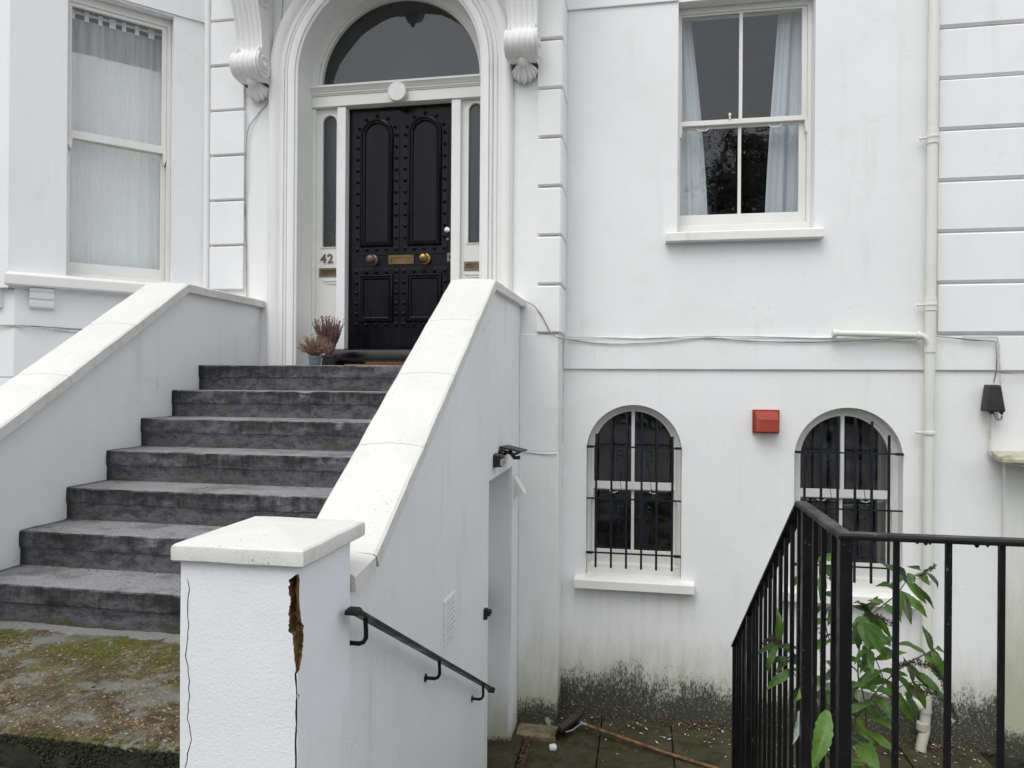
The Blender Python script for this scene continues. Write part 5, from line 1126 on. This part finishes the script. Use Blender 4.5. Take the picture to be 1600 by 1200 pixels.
# ================================================================ small things on the landing
def heather(px, py, r, h, mat, pmat, nsp, spread, hgt, label, seed):
    rq = random.Random(seed)
    T = thing('potted_heather', label, 'plant', (px, py, 1.623))
    b = MB(); b.lathe([(r * .76, 0), (r * .80, .004), (r * .97, h * .80), (r * 1.0, h * .81), (r * 1.06, h * .83), (r * 1.06, h), (r * .98, h), (r * .95, h * .9)], (px, py, 1.623), n=22); b.build('pot', pmat, T, smooth=40)
    b = MB(); b.lathe([(r * .95, 0), (.001, .006)], (px, py, 1.623 + h * .9), n=16); b.build('soil', M['soil'], T)
    b = MB()
    for k in range(nsp):
        a = rq.random() * 6.283; e = rq.random() ** .7 * spread; L = hgt * rq.uniform(.6, 1.05)
        d0 = Vector((math.cos(a) * math.sin(e), math.sin(a) * math.sin(e) * .8, math.cos(e)))
        p = Vector((px + math.cos(a) * r * .5 * rq.random(), py + math.sin(a) * r * .5 * rq.random(), 1.623 + h * .92))
        pts = []; 
        for i in range(6):
            q = i / 5; pts.append(p + d0 * (L * q) + Vector((rq.uniform(-.004, .004), rq.uniform(-.004, .004), -0.03 * q * q * math.sin(e) * 2)))
        b.tube(pts, [.0022, .0026, .0034, .0040, .0032, .0008], 5)
        for i in range(2, 6):                                     # little bells along the sprig
            for _ in range(4):
                c = pts[i] + Vector((rq.uniform(-.006, .006), rq.uniform(-.006, .006), rq.uniform(-.01, .008))); s_ = rq.uniform(.002, .0038)
                b.add([c + Vector(v) * s_ for v in ((1, 0, 0), (-1, .3, 0), (0, 1, .2), (0, -1, 0), (.2, 0, 1.6), (0, 0, -1.2))], [(0, 2, 4), (2, 1, 4), (1, 3, 4), (3, 0, 4), (2, 0, 5), (1, 2, 5), (3, 1, 5), (0, 3, 5)])
    tag(b.build('sprigs', mat, T, recalc=False), kind='stuff')
heather(-2.468, 5.10, 0.050, 0.082, M['heather'], M['potgrey'], 200, 0.85, 0.18, 'pinkish heather spilling from the small blue-grey pot on the top step', 2)
heather(-2.475, 5.36, 0.056, 0.10, M['heatherpurple'], M['potdark'], 210, 0.40, 0.32, 'taller purple-brown heather in a dark pot behind the blue-grey one', 5)
T = thing('doormat', 'brown coir doormat in front of the black threshold', 'doormat', (-1.75, 4.95, 1.623))
b = MB(); b.grid(lambda a, c: (-2.06 + .75 * a, 4.72 + .42 * c, 1.632 + .003 * noise.noise((a * 20, c * 20, 0))), 40, 20)
b.box(-2.06, -1.31, 4.72, 5.14, 1.6235, 1.6315); b.build('mat', M['mat'], T)
b = MB(); b.rings([[(x, 4.80, 1.635), (x, 4.795, 1.650), (x, 5.10, 1.652), (x, 5.10, 1.635)] for x in (-1.94, -1.38)]); b.build('pile', M['mat'], T, bevel=0.003)
# fallen leaves, each its own
def fallen(x, y, z, L, rz, tilt, label, rx=0.0):
    b = MB(); cr = []
    lob = [(0, 0), (.15, .10), (.28, .30), (.42, .20), (.55, .34), (.72, .16), (1, 0)]
    pts = [(a, w_) for a, w_ in lob] + [(a, -w_ * .9) for a, w_ in lob[-2:0:-1]]
    mt = Matrix.Translation((x, y, z)) @ Matrix.Rotation(rz, 4, 'Z') @ Matrix.Rotation(tilt, 4, 'Y') @ Matrix.Rotation(rx, 4, 'X')
    vs = [mt @ Vector((a * L, w_ * L, .10 * L * (a - .5) ** 2 * 4 + .25 * L * abs(w_))) for a, w_ in pts] + [mt @ Vector((.5 * L, 0, 0))]
    n_ = len(pts); b.add(vs, [(i, (i + 1) % n_, n_) for i in range(n_)])
    b.tube([vs[0], mt @ Vector((-.35 * L, 0, .05 * L))], .0009, 4)
    tag(b.build('fallen_leaf', M['deadleaf'], recalc=False), label, 'leaf', 'fallen leaves')
fallen(-2.70, 2.555, .400, .036, .3, -.1, 'rust-brown fallen leaf on the mossy slab below the bottom step')
fallen(-1.55, 2.50, .400, .026, 2.2, .1, 'dark curled leaf on the mossy slab beside the pier')
fallen(-3.02, 3.18, .750, .032, .6, -.1, 'orange fallen leaf on the second step by the side wall')
fallen(-2.86, 3.28, .752, .022, 1.2, .2, 'pale yellow scrap of leaf on the second step')
fallen(-1.95, 3.62, .925, .040, .1, .05, 'reddish fallen leaf on the third step towards the sloping coping')
fallen(-2.62, 3.66, .925, .016, .8, .1, 'tiny brown leaf scrap midway along the third step')
fallen(0.595, 5.00, -1.118, .045, 2.8, -.2, 'red-orange fallen leaf on the paving beside the railing')
fallen(1.35, 4.75, -1.118, .075, .4, -.1, 'orange-brown fallen leaf on the paving below the buddleia')
# broom
BR = thing('broom', 'old wooden broom with dark bristles lying on the basement paving', 'broom', (-0.45, 5.25, -1.13))
b = MB(); b.tube(spline([(-0.425, 5.400, -1.075), (-0.05, 5.243, -1.094), (0.30, 5.103, -1.110), (0.60, 4.985, -1.114), (0.95, 4.838, -1.116)], 5), 0.0130, 12); b.build('handle', M['broomwood'], BR, smooth=60)
h0, h1 = Vector((-0.56, 5.195, -1.045)), Vector((-0.43, 5.475, -1.035)); dv = (h1 - h0).normalized(); sv = Vector((dv.y, -dv.x, 0))
rs = []
for q in range(9):
    p = h0.lerp(h1, q / 8); k_ = 1 - .35 * abs(q / 4 - 1) ** 3
    rs.append([tuple(p + sv * (.020 * k_) + Vector((0, 0, .018))), tuple(p - sv * (.028 * k_) + Vector((0, 0, .034))), tuple(p - sv * (.036 * k_) + Vector((0, 0, .0))), tuple(p + sv * (.012 * k_) - Vector((0, 0, .016)))])
b = MB(); b.rings(rs); b.build('head', M['broomhead'], BR, bevel=0.004)
b = MB(); rq = random.Random(8)
for k in range(260):
    p = h0.lerp(h1, rq.random()) - sv * rq.uniform(.012, .036) + Vector((0, 0, rq.uniform(-.01, .01))); e = p - sv * rq.uniform(.015, .035) + Vector((rq.uniform(-.008, .008), rq.uniform(-.008, .008), -1.128 - p.z + rq.random() * .012))
    b.tube([p, e], [.0024, .0018], 4)
tag(b.build('bristles', M['bristle'], BR), kind='stuff')
b = MB(); b.tube([(-0.535, 5.265, -1.085), (-0.49, 5.300, -1.083), (-0.44, 5.375, -1.076), (-0.428, 5.397, -1.066)], 0.006, 8); b.lathe([(.0165, 0), (.0165, .05)], (-0.43, 5.402, -1.075), (1, -.4, -.03), 12); b.build('brace', M['galv'], BR, smooth=50)
# little white pot
b = MB(); b.lathe([(.001, 0), (.020, .001), (.024, .008), (.026, .035), (.024, .045), (.016, .049), (.014, .052), (.001, .053)], (-0.628, 5.055, -1.106), (1, .25, .1), 18)
tag(b.build('plastic_pot', M['whiteplastic'], smooth=50), 'small white plastic pot lying on the mossy paving near the broom', 'plastic pot')
# litter along the foot of the wall
rq = random.Random(14)
b = MB()
for k in range(2300):
    if rq.random() < .72: x = rq.uniform(-0.60, 2.5); y = 5.695 - abs(rq.gauss(0, .05)) - .004
    elif rq.random() < .5: x = rq.uniform(-0.93, -0.58); y = 5.37 - abs(rq.gauss(0, .035))
    else: x = -0.80 + rq.gauss(0, .014); y = rq.uniform(4.62, 5.35)
    if x < -.6 and y > 5.37: continue
    d_ = noise.noise((x * 3, 0, 4)); s_ = rq.uniform(.003, .0095) * (1.6 if d_ > .1 else 1)
    z = -1.128 + rq.random() * .016 + max(0, .035 - (5.695 - y)) * .5 * (x > -.6)
    a = rq.random() * 6.28; t1 = Vector((math.cos(a), math.sin(a), rq.uniform(-.5, .5))) * s_; t2 = Vector((-math.sin(a), math.cos(a), rq.uniform(-.5, .5))) * s_ * rq.uniform(.3, .8)
    c = Vector((x, y, z + .002)); b.add([c + t1, c + t2, c - t1, c - t2, c + Vector((0, 0, s_ * .5))], [(0, 1, 4), (1, 2, 4), (2, 3, 4), (3, 0, 4)])
tag(b.build('leaf_litter', M['debris'], recalc=False), kind='stuff')
b = MB()
for k in range(270):
    x = rq.uniform(-0.8, 2.4); y = 5.66 - abs(rq.gauss(0, .20)) if rq.random() < .8 else rq.uniform(4.6, 5.6)
    s_ = rq.uniform(.002, .0075) * (2.2 if rq.random() < .06 else 1); a = rq.random() * 6.28; z = -1.1265 + (.01 if y > 5.6 else 0)
    t1 = Vector((math.cos(a), math.sin(a), rq.uniform(-.3, .3))) * s_ * 1.5; t2 = Vector((-math.sin(a), math.cos(a), rq.uniform(-.3, .3))) * s_ * rq.uniform(.4, .9)
    c = Vector((x, y, z + s_ * .4)); b.add([c + t1, c + t1 * .4 + t2, c - t1 * .7 + t2 * .8, c - t1, c - t2], [(0, 1, 2, 3, 4)])
tag(b.build('paint_flake_debris', M['flake'], recalc=False), kind='stuff')

# ================================================================ buddleia
BD = thing('buddleia', 'leggy green buddleia with brown seed heads growing through the black railing', 'shrub', (0.80, 2.62, -1.13))
LEAVES=[
(0.483,1.965,0.656,0.432,1.894,0.532,0.054,'b'),(0.698,2.450,0.345,0.737,2.368,0.310,0.071,'b'),(0.527,2.500,0.416,0.493,2.442,0.331,0.031,'u'),(0.778,2.600,0.319,0.846,2.522,0.292,0.031,'l'),(0.741,2.600,0.363,0.739,2.515,0.360,0.027,'l'),(0.775,2.550,0.465,0.818,2.492,0.402,0.041,'m'),(0.888,2.600,0.468,0.917,2.583,0.376,0.033,'d'),(0.755,2.600,0.424,0.787,2.574,0.388,0.029,'m'),(0.855,2.600,0.502,0.831,2.571,0.451,0.035,'m'),(0.905,2.650,0.484,0.931,2.578,0.442,0.025,'o'),(0.927,2.620,0.528,0.987,2.573,0.481,0.032,'m'),(0.737,2.600,0.479,0.787,2.532,0.545,0.025,'m'),(0.732,2.550,0.492,0.762,2.474,0.506,0.023,'m'),(0.747,2.500,0.634,0.729,2.418,0.588,0.030,'m'),(0.722,2.500,0.733,0.724,2.427,0.653,0.039,'m'),(0.728,2.500,0.727,0.804,2.484,0.659,0.034,'m'),(0.719,2.450,0.724,0.770,2.426,0.638,0.039,'m'),(0.707,2.500,0.725,0.702,2.475,0.643,0.038,'d'),(0.754,2.550,0.725,0.696,2.524,0.709,0.031,'m'),(0.769,2.500,0.654,0.806,2.425,0.623,0.026,'d'),(0.757,2.600,0.617,0.733,2.535,0.556,0.030,'d'),(0.920,2.700,0.832,0.853,2.660,0.801,0.030,'o'),(0.929,2.700,0.846,0.926,2.669,0.808,0.037,'m'),(1.003,2.750,0.837,1.033,2.728,0.788,0.026,'d'),(0.929,2.700,0.819,1.006,2.680,0.732,0.027,'d'),(0.954,2.700,0.844,0.967,2.617,0.828,0.040,'m'),(0.985,2.750,0.845,0.923,2.708,0.867,0.019,'d'),(0.856,2.600,0.823,0.858,2.564,0.727,0.031,'m'),(0.880,2.600,0.798,0.888,2.550,0.711,0.033,'o'),(0.818,2.600,0.752,0.842,2.524,0.726,0.029,'m'),(0.821,2.650,0.747,0.734,2.598,0.747,0.015,'o'),(0.597,2.500,0.535,0.497,2.417,0.483,0.049,'b'),(0.542,2.750,0.491,0.491,2.735,0.442,0.023,'m'),(0.518,2.750,0.549,0.574,2.729,0.491,0.025,'d'),(0.520,2.800,0.519,0.451,2.754,0.529,0.013,'d'),(0.545,2.750,0.491,0.571,2.684,0.484,0.022,'d'),(0.636,2.750,0.873,0.561,2.733,0.834,0.025,'m'),(0.643,2.700,0.827,0.628,2.656,0.740,0.037,'m'),(0.593,2.800,0.795,0.555,2.781,0.748,0.025,'m'),(0.673,2.700,0.764,0.700,2.678,0.726,0.024,'d'),(0.627,2.700,0.496,0.578,2.651,0.483,0.020,'m'),(0.612,2.700,0.729,0.603,2.643,0.712,0.021,'m'),(0.588,2.800,0.733,0.575,2.758,0.706,0.018,'m'),(0.660,2.700,0.859,0.672,2.644,0.833,0.024,'d'),(0.671,2.600,0.670,0.624,2.523,0.706,0.027,'d'),(0.653,2.600,0.570,0.667,2.534,0.544,0.030,'d'),(0.677,2.600,0.611,0.640,2.575,0.624,0.027,'d'),(0.628,2.600,0.608,0.643,2.513,0.678,0.020,'d'),(1.005,2.700,0.582,1.020,2.614,0.508,0.035,'d'),(0.999,2.700,0.578,1.012,2.660,0.528,0.043,'d'),(1.019,2.720,0.574,1.027,2.652,0.592,0.024,'m'),(1.061,2.750,0.531,1.069,2.703,0.479,0.019,'d'),(0.944,2.700,0.541,0.956,2.648,0.555,0.017,'d'),(0.914,2.650,0.525,0.911,2.587,0.514,0.024,'o'),(0.629,2.600,0.436,0.614,2.590,0.386,0.027,'d'),(0.584,2.650,0.370,0.524,2.576,0.417,0.021,'d'),(0.678,2.600,0.453,0.640,2.543,0.429,0.034,'d'),(0.670,2.700,0.712,0.624,2.626,0.678,0.031,'d'),]
SPIKES=[
([(0.986,2.750,0.829),(1.006,2.750,0.846),(1.033,2.750,0.863)],0.0067),
([(0.742,2.550,0.734),(0.784,2.550,0.732),(0.833,2.550,0.708)],0.0090),
([(0.878,2.680,0.517),(0.924,2.680,0.537),(0.986,2.680,0.535),(1.016,2.680,0.514),(1.050,2.680,0.447)],0.0102),
([(0.963,2.700,0.438),(1.012,2.700,0.429),(1.064,2.700,0.397),(1.093,2.700,0.336)],0.0095),
([(0.462,2.800,0.534),(0.489,2.800,0.551),(0.520,2.800,0.528)],0.0091),
([(0.679,2.750,0.809),(0.702,2.750,0.795),(0.725,2.750,0.771)],0.0074),
([(0.582,2.450,0.715),(0.587,2.450,0.640),(0.592,2.450,0.559)],0.0086),
([(0.600,2.700,0.632),(0.613,2.700,0.633),(0.626,2.700,0.627)],0.0066),
]
STEMS=[
([(0.778,2.620,0.156),(0.775,2.620,0.261),(0.764,2.620,0.419),(0.742,2.620,0.516),(0.756,2.620,0.689),(0.775,2.620,0.704),(0.793,2.620,0.725),(0.863,2.620,0.791),(0.902,2.620,0.846),(0.956,2.620,0.872)],0.0021),
([(0.722,2.620,0.303),(0.746,2.620,0.371),(0.825,2.620,0.483),(0.886,2.620,0.547),(0.963,2.620,0.599),(0.981,2.620,0.608)],0.0021),
([(0.803,2.550,0.523),(0.782,2.550,0.579),(0.755,2.550,0.635),(0.742,2.550,0.711)],0.0014),
([(0.764,2.640,0.403),(0.850,2.640,0.451),(0.935,2.640,0.491),(0.947,2.640,0.462)],0.0014),
([(0.762,2.720,0.299),(0.684,2.720,0.347),(0.572,2.720,0.432),(0.536,2.720,0.502),(0.512,2.720,0.556),(0.485,2.720,0.568)],0.0015),
([(0.765,2.700,0.486),(0.678,2.700,0.575),(0.651,2.700,0.683),(0.643,2.700,0.827),(0.624,2.700,0.888)],0.0018),
([(0.689,2.500,0.357),(0.629,2.500,0.472),(0.597,2.500,0.535)],0.0014),
([(0.712,2.400,0.360),(0.633,2.400,0.413),(0.592,2.400,0.470)],0.0013),
]

def leaf(base, tip, wd, mat, droop=0.16, seed=0):
    rq = random.Random(seed); B = Vector(base); T_ = Vector(tip); L = (T_ - B).length; d = (T_ - B).normalized()
    view = (Vector((0, 0, 1.5)) - B).normalized(); upv = (Vector((0, 0, 1)) * .5 + view * .8 + Vector((rq.uniform(-.45, .45), rq.uniform(-.3, .3), rq.uniform(-.3, .3)))).normalized()
    s_ = d.cross(upv).normalized(); nrm = s_.cross(d).normalized()
    if nrm.z < -.2: nrm = -nrm
    nl = 30 if wd > .045 else 18
    def pt(a, c):
        w_ = wd * .42 * (math.sin(math.pi * min(1, c * .97 + .03) ** .78) ** .9) * (1 if c < 1 else 0) * (1 + .06 * math.sin(c * 40 + a * 3))
        x = a * 2 - 1; bow = droop * L * (4 * c * (1 - c)) * .5
        p = B + d * (L * c) + nrm * bow + s_ * (x * w_) + nrm * (abs(x) * w_ * .42 - .035 * L * math.sin(c * 9 + seed) * abs(x) + .06 * w_ * math.cos((c * 9 - abs(x) * 1.1) * 6.283) * min(1, abs(x) * 2))
        return tuple(p)
    b = MB(); b.grid(pt, 6, nl); b.tube([pt(.5, q / 6) for q in range(6)], [.0016, .0014, .0012, .001, .0008, .0004], 4)
    b.build('leaf', M['leaf_' + mat], BD, smooth=70, recalc=False)
for i, l in enumerate(LEAVES): leaf(l[0:3], l[3:6], l[6], l[7], seed=i, droop=.12 + .1 * (i % 3))
# the rest of the foliage, in opposite pairs along the stems
rq = random.Random(31); k_ = 0
for pts, r_ in STEMS[:7]:
    sp_ = spline(pts, 6)
    for j in range(3, len(sp_) - 1, 4):
        p = sp_[j]; tdir = (sp_[j + 1] - sp_[j - 1]).normalized(); sd_ = tdir.cross(Vector((rq.uniform(-.6, .6), -1, rq.uniform(-.3, .3)))).normalized()
        for sg in (-1, 1):
            if rq.random() < .12: continue
            L = rq.uniform(.070, .125); dv_ = (sd_ * sg * .9 + tdir * .25 + Vector((0, rq.uniform(-.5, .3), -rq.uniform(.25, .85)))).normalized()
            leaf(p, p + dv_ * L, L * rq.uniform(.26, .34), rq.choice('mmmbdl' if k_ % 3 else 'mbdo'), seed=200 + k_, droop=rq.uniform(.1, .35)); k_ += 1
for i in range(22):
    p = Vector((rq.uniform(.57, .82), rq.uniform(2.5, 2.95), rq.uniform(-.1, .70))); a = rq.random() * 6.28; L = rq.uniform(.07, .13)
    leaf(p, p + Vector((math.cos(a) * L * .8, math.sin(a) * L * .5, -L * rq.uniform(.2, .8))), L * .30, rq.choice('ddmm'), seed=100 + i)
for pts, r_ in STEMS:
    b = MB(); sp_ = spline(pts, 5); b.tube(sp_, [r_ * (1.5 - .8 * k / len(sp_)) for k in range(len(sp_))], 7); b.build('stem', M['stem'], BD, smooth=60)
b = MB(); sp_ = spline([(0.80, 2.66, -1.14), (0.77, 2.60, -.7), (0.79, 2.62, -.3), (0.775, 2.62, .2)], 6); b.tube(sp_, [.011 - .006 * k / len(sp_) for k in range(len(sp_))], 8)
sp_ = spline([(0.80, 2.66, -1.14), (0.70, 2.70, -.6), (0.70, 2.64, -.1), (0.722, 2.62, .303)], 6); b.tube(sp_, [.010 - .005 * k / len(sp_) for k in range(len(sp_))], 8)
b.build('trunk', M['stem'], BD, smooth=60)
for i, (pts, r_) in enumerate(SPIKES):
    pts = [(p[0] * .955, p[1] * .955, 1.5 + (p[2] - 1.5) * .955) for p in pts]; b = MB(); sp_ = spline(pts, 12); b.tube(sp_, .0012, 4); rq = random.Random(50 + i)
    for p in sp_:
        for _ in range(9):
            u = Vector((rq.gauss(0, 1), rq.gauss(0, 1), rq.gauss(0, 1))).normalized(); c = p + Vector((rq.uniform(-.005, .005),) * 3) + u * r_ * rq.uniform(.2, .7); t1 = u * r_ * rq.uniform(.5, 1.0); t2 = u.orthogonal().normalized() * .0018; t3 = u.cross(t2)
            b.add([c + t2, c - t2 + t3, c - t3, c + t1], [(0, 1, 3), (1, 2, 3), (2, 0, 3), (0, 2, 1)])
    b.build('seed_head', M['spikeyellow' if i in (6, 7) else 'spike'], BD, recalc=False)

# ================================================================ the tree across the street (mirrored in the panes)
TR = thing('street_tree', 'broad leafy tree across the street, mirrored in the upper window', 'tree', (5.3, -17.0, 0.0))
rq = random.Random(77); b = MB()
b.tube([(5.3, -17, -.1), (5.35, -17, 1.5), (5.2, -17.1, 3.5), (5.4, -17, 6.5), (5.3, -17, 10.4)], [.32, .26, .22, .14, .04], 10)
cl = []
for k in range(16):
    a = rq.random() * 6.28; z0 = rq.uniform(2.6, 8.6); L = rq.uniform(1.6, 3.2); e = Vector((5.3 + math.cos(a) * L, -17 + math.sin(a) * L, z0 + rq.uniform(.8, 2.4)))
    b.tube([(5.3, -17, z0), tuple(Vector((5.3, -17, z0)).lerp(e, .5) + Vector((0, 0, .3))), tuple(e)], [.10, .06, .02], 6); cl.append(e)
b.build('trunk', M['bark'], TR, smooth=60)
b = MB()
cl += [Vector((5.3 + rq.gauss(0, 1) * (2.3 - .16 * (zq - 3)), -17 + rq.gauss(0, 1.4), zq)) for zq in [3.2 + 7.9 * q / 52 for q in range(53)]]
for c in cl:
    for _ in range(420):
        p = c + Vector((rq.gauss(0, .52), rq.gauss(0, .52), rq.gauss(0, .42))); u = Vector((rq.gauss(0, 1), rq.gauss(0, 1), rq.gauss(0, 1))).normalized(); v = u.orthogonal().normalized(); s_ = rq.uniform(.05, .10)
        b.add([p + u * s_ * 1.5, p + v * s_ * .6, p - u * s_, p - v * s_ * .6], [(0, 1, 2, 3)])
b.build('crown', M['treeleaf'], TR, recalc=False)

b = MB(); rq = random.Random(90)
for k in range(26000):
    x = rq.uniform(-45, 45); top = 5.6 + 2.6 * noise.noise((x * .13, 0, 1)) + 1.5 * noise.noise((x * .6, 3, 1)); top -= 2.2 * max(0, 1 - abs(x + 6) / 5)
    z = top * (1 - rq.random() ** 1.3); y = -20 + rq.gauss(0, .9) * math.sqrt(max(.05, 1 - z / (top + .1)))
    u = Vector((rq.gauss(0, 1), rq.gauss(0, 1), rq.gauss(0, 1))).normalized(); v = u.orthogonal().normalized(); s_ = rq.uniform(.16, .34); c = Vector((x, y, z))
    b.add([c + u * s_ * 1.3, c + v * s_ * .6, c - u * s_, c - v * s_ * .6], [(0, 1, 2, 3)])
tag(b.build('tree_row', M['treeleaf'], recalc=False), kind='stuff')

b = MB(); rq = random.Random(41)
for k in range(2600):
    if rq.random() < .55: x = rq.uniform(-3.08, -1.26); y = 2.66 - abs(rq.gauss(0, .16))
    elif rq.random() < .35: x = rq.uniform(-3.08, -1.26); y = 1.932 + abs(rq.gauss(0, .012))
    else: x = -1.255 - abs(rq.gauss(0, .05)); y = rq.uniform(1.95, 2.66)
    if y < 1.92 or (y > 2.0 and noise.noise((x * 4, y * 4, 8)) < -.12): continue
    r = rq.uniform(.003, .0085); zz = 0.389 + 0.006 * noise.noise((x * 3, y * 3, 0)) + 0.004 * noise.noise((x * 17, y * 17, 3)) - (.008 if y < 1.94 else 0)
    b.rings([[(x + r * q_ * (1 + .4 * rq.random()) * math.cos(a_), y + r * q_ * (1 + .4 * rq.random()) * math.sin(a_), zz + h_ * r) for a_ in [j * math.pi / 3 for j in range(6)]] for h_, q_ in ((-.2, 1.1), (.25, .95), (.5, .45))], cap0=False)
tag(b.build('moss', island('moss_cushions', [(0.055, 0.065, 0.010), (0.10, 0.11, 0.02), (0.035, 0.045, 0.008), (0.13, 0.12, 0.03), (0.07, 0.055, 0.02)], 0.95, 0.8, 160), smooth=180, recalc=False), kind='stuff')

b = MB(); rq = random.Random(43)
for k in range(7000):
    x = rq.uniform(-3.08, -1.25); q_ = rq.random(); zz = 0.385 - .15 * q_; y = 1.915 + .004 * rq.random()
    if noise.noise((x * 5, q_ * 2, 3)) < -.35: continue
    r = rq.uniform(.0015, .0048)
    b.rings([[(x + r * s2_ * math.cos(a_) * (1 + .5 * rq.random()), y - h_ * r * .45, zz + r * s2_ * math.sin(a_) * (1 + .5 * rq.random())) for a_ in [j * math.pi / 2.5 for j in range(5)]] for h_, s2_ in ((-.4, 1.1), (.5, .9), (1.0, .35))], cap0=False)
tag(b.build('moss', island('dark_moss_cushions', [(0.014, 0.015, 0.009), (0.022, 0.026, 0.010), (0.010, 0.010, 0.008), (0.030, 0.040, 0.011), (0.018, 0.016, 0.011)], 0.95, 0.8, 160), smooth=180, recalc=False), kind='stuff')

b = MB(); rq = random.Random(47)
for k in range(520):
    i = rq.randrange(0, 6); x = -3.09 + abs(rq.gauss(0, .05)) if rq.random() < .35 else rq.uniform(-3.09, -1.15); y = YN[i + 1] + .004 - abs(rq.gauss(0, .018)) if rq.random() < .75 else rq.uniform(YN[i] + .05, YN[i + 1])
    s_ = rq.uniform(.002, .007); a = rq.random() * 6.28; c = Vector((x, y, ZN[i] + .003)); t1 = Vector((math.cos(a), math.sin(a), rq.uniform(-.3, .4))) * s_; t2 = Vector((-math.sin(a), math.cos(a), rq.uniform(-.3, .4))) * s_ * .6
    b.add([c + t1, c + t2, c - t1, c - t2, c + Vector((0, 0, s_ * .5))], [(0, 1, 4), (1, 2, 4), (2, 3, 4), (3, 0, 4)])
tag(b.build('leaf_litter', M['debris'], recalc=False), kind='stuff')
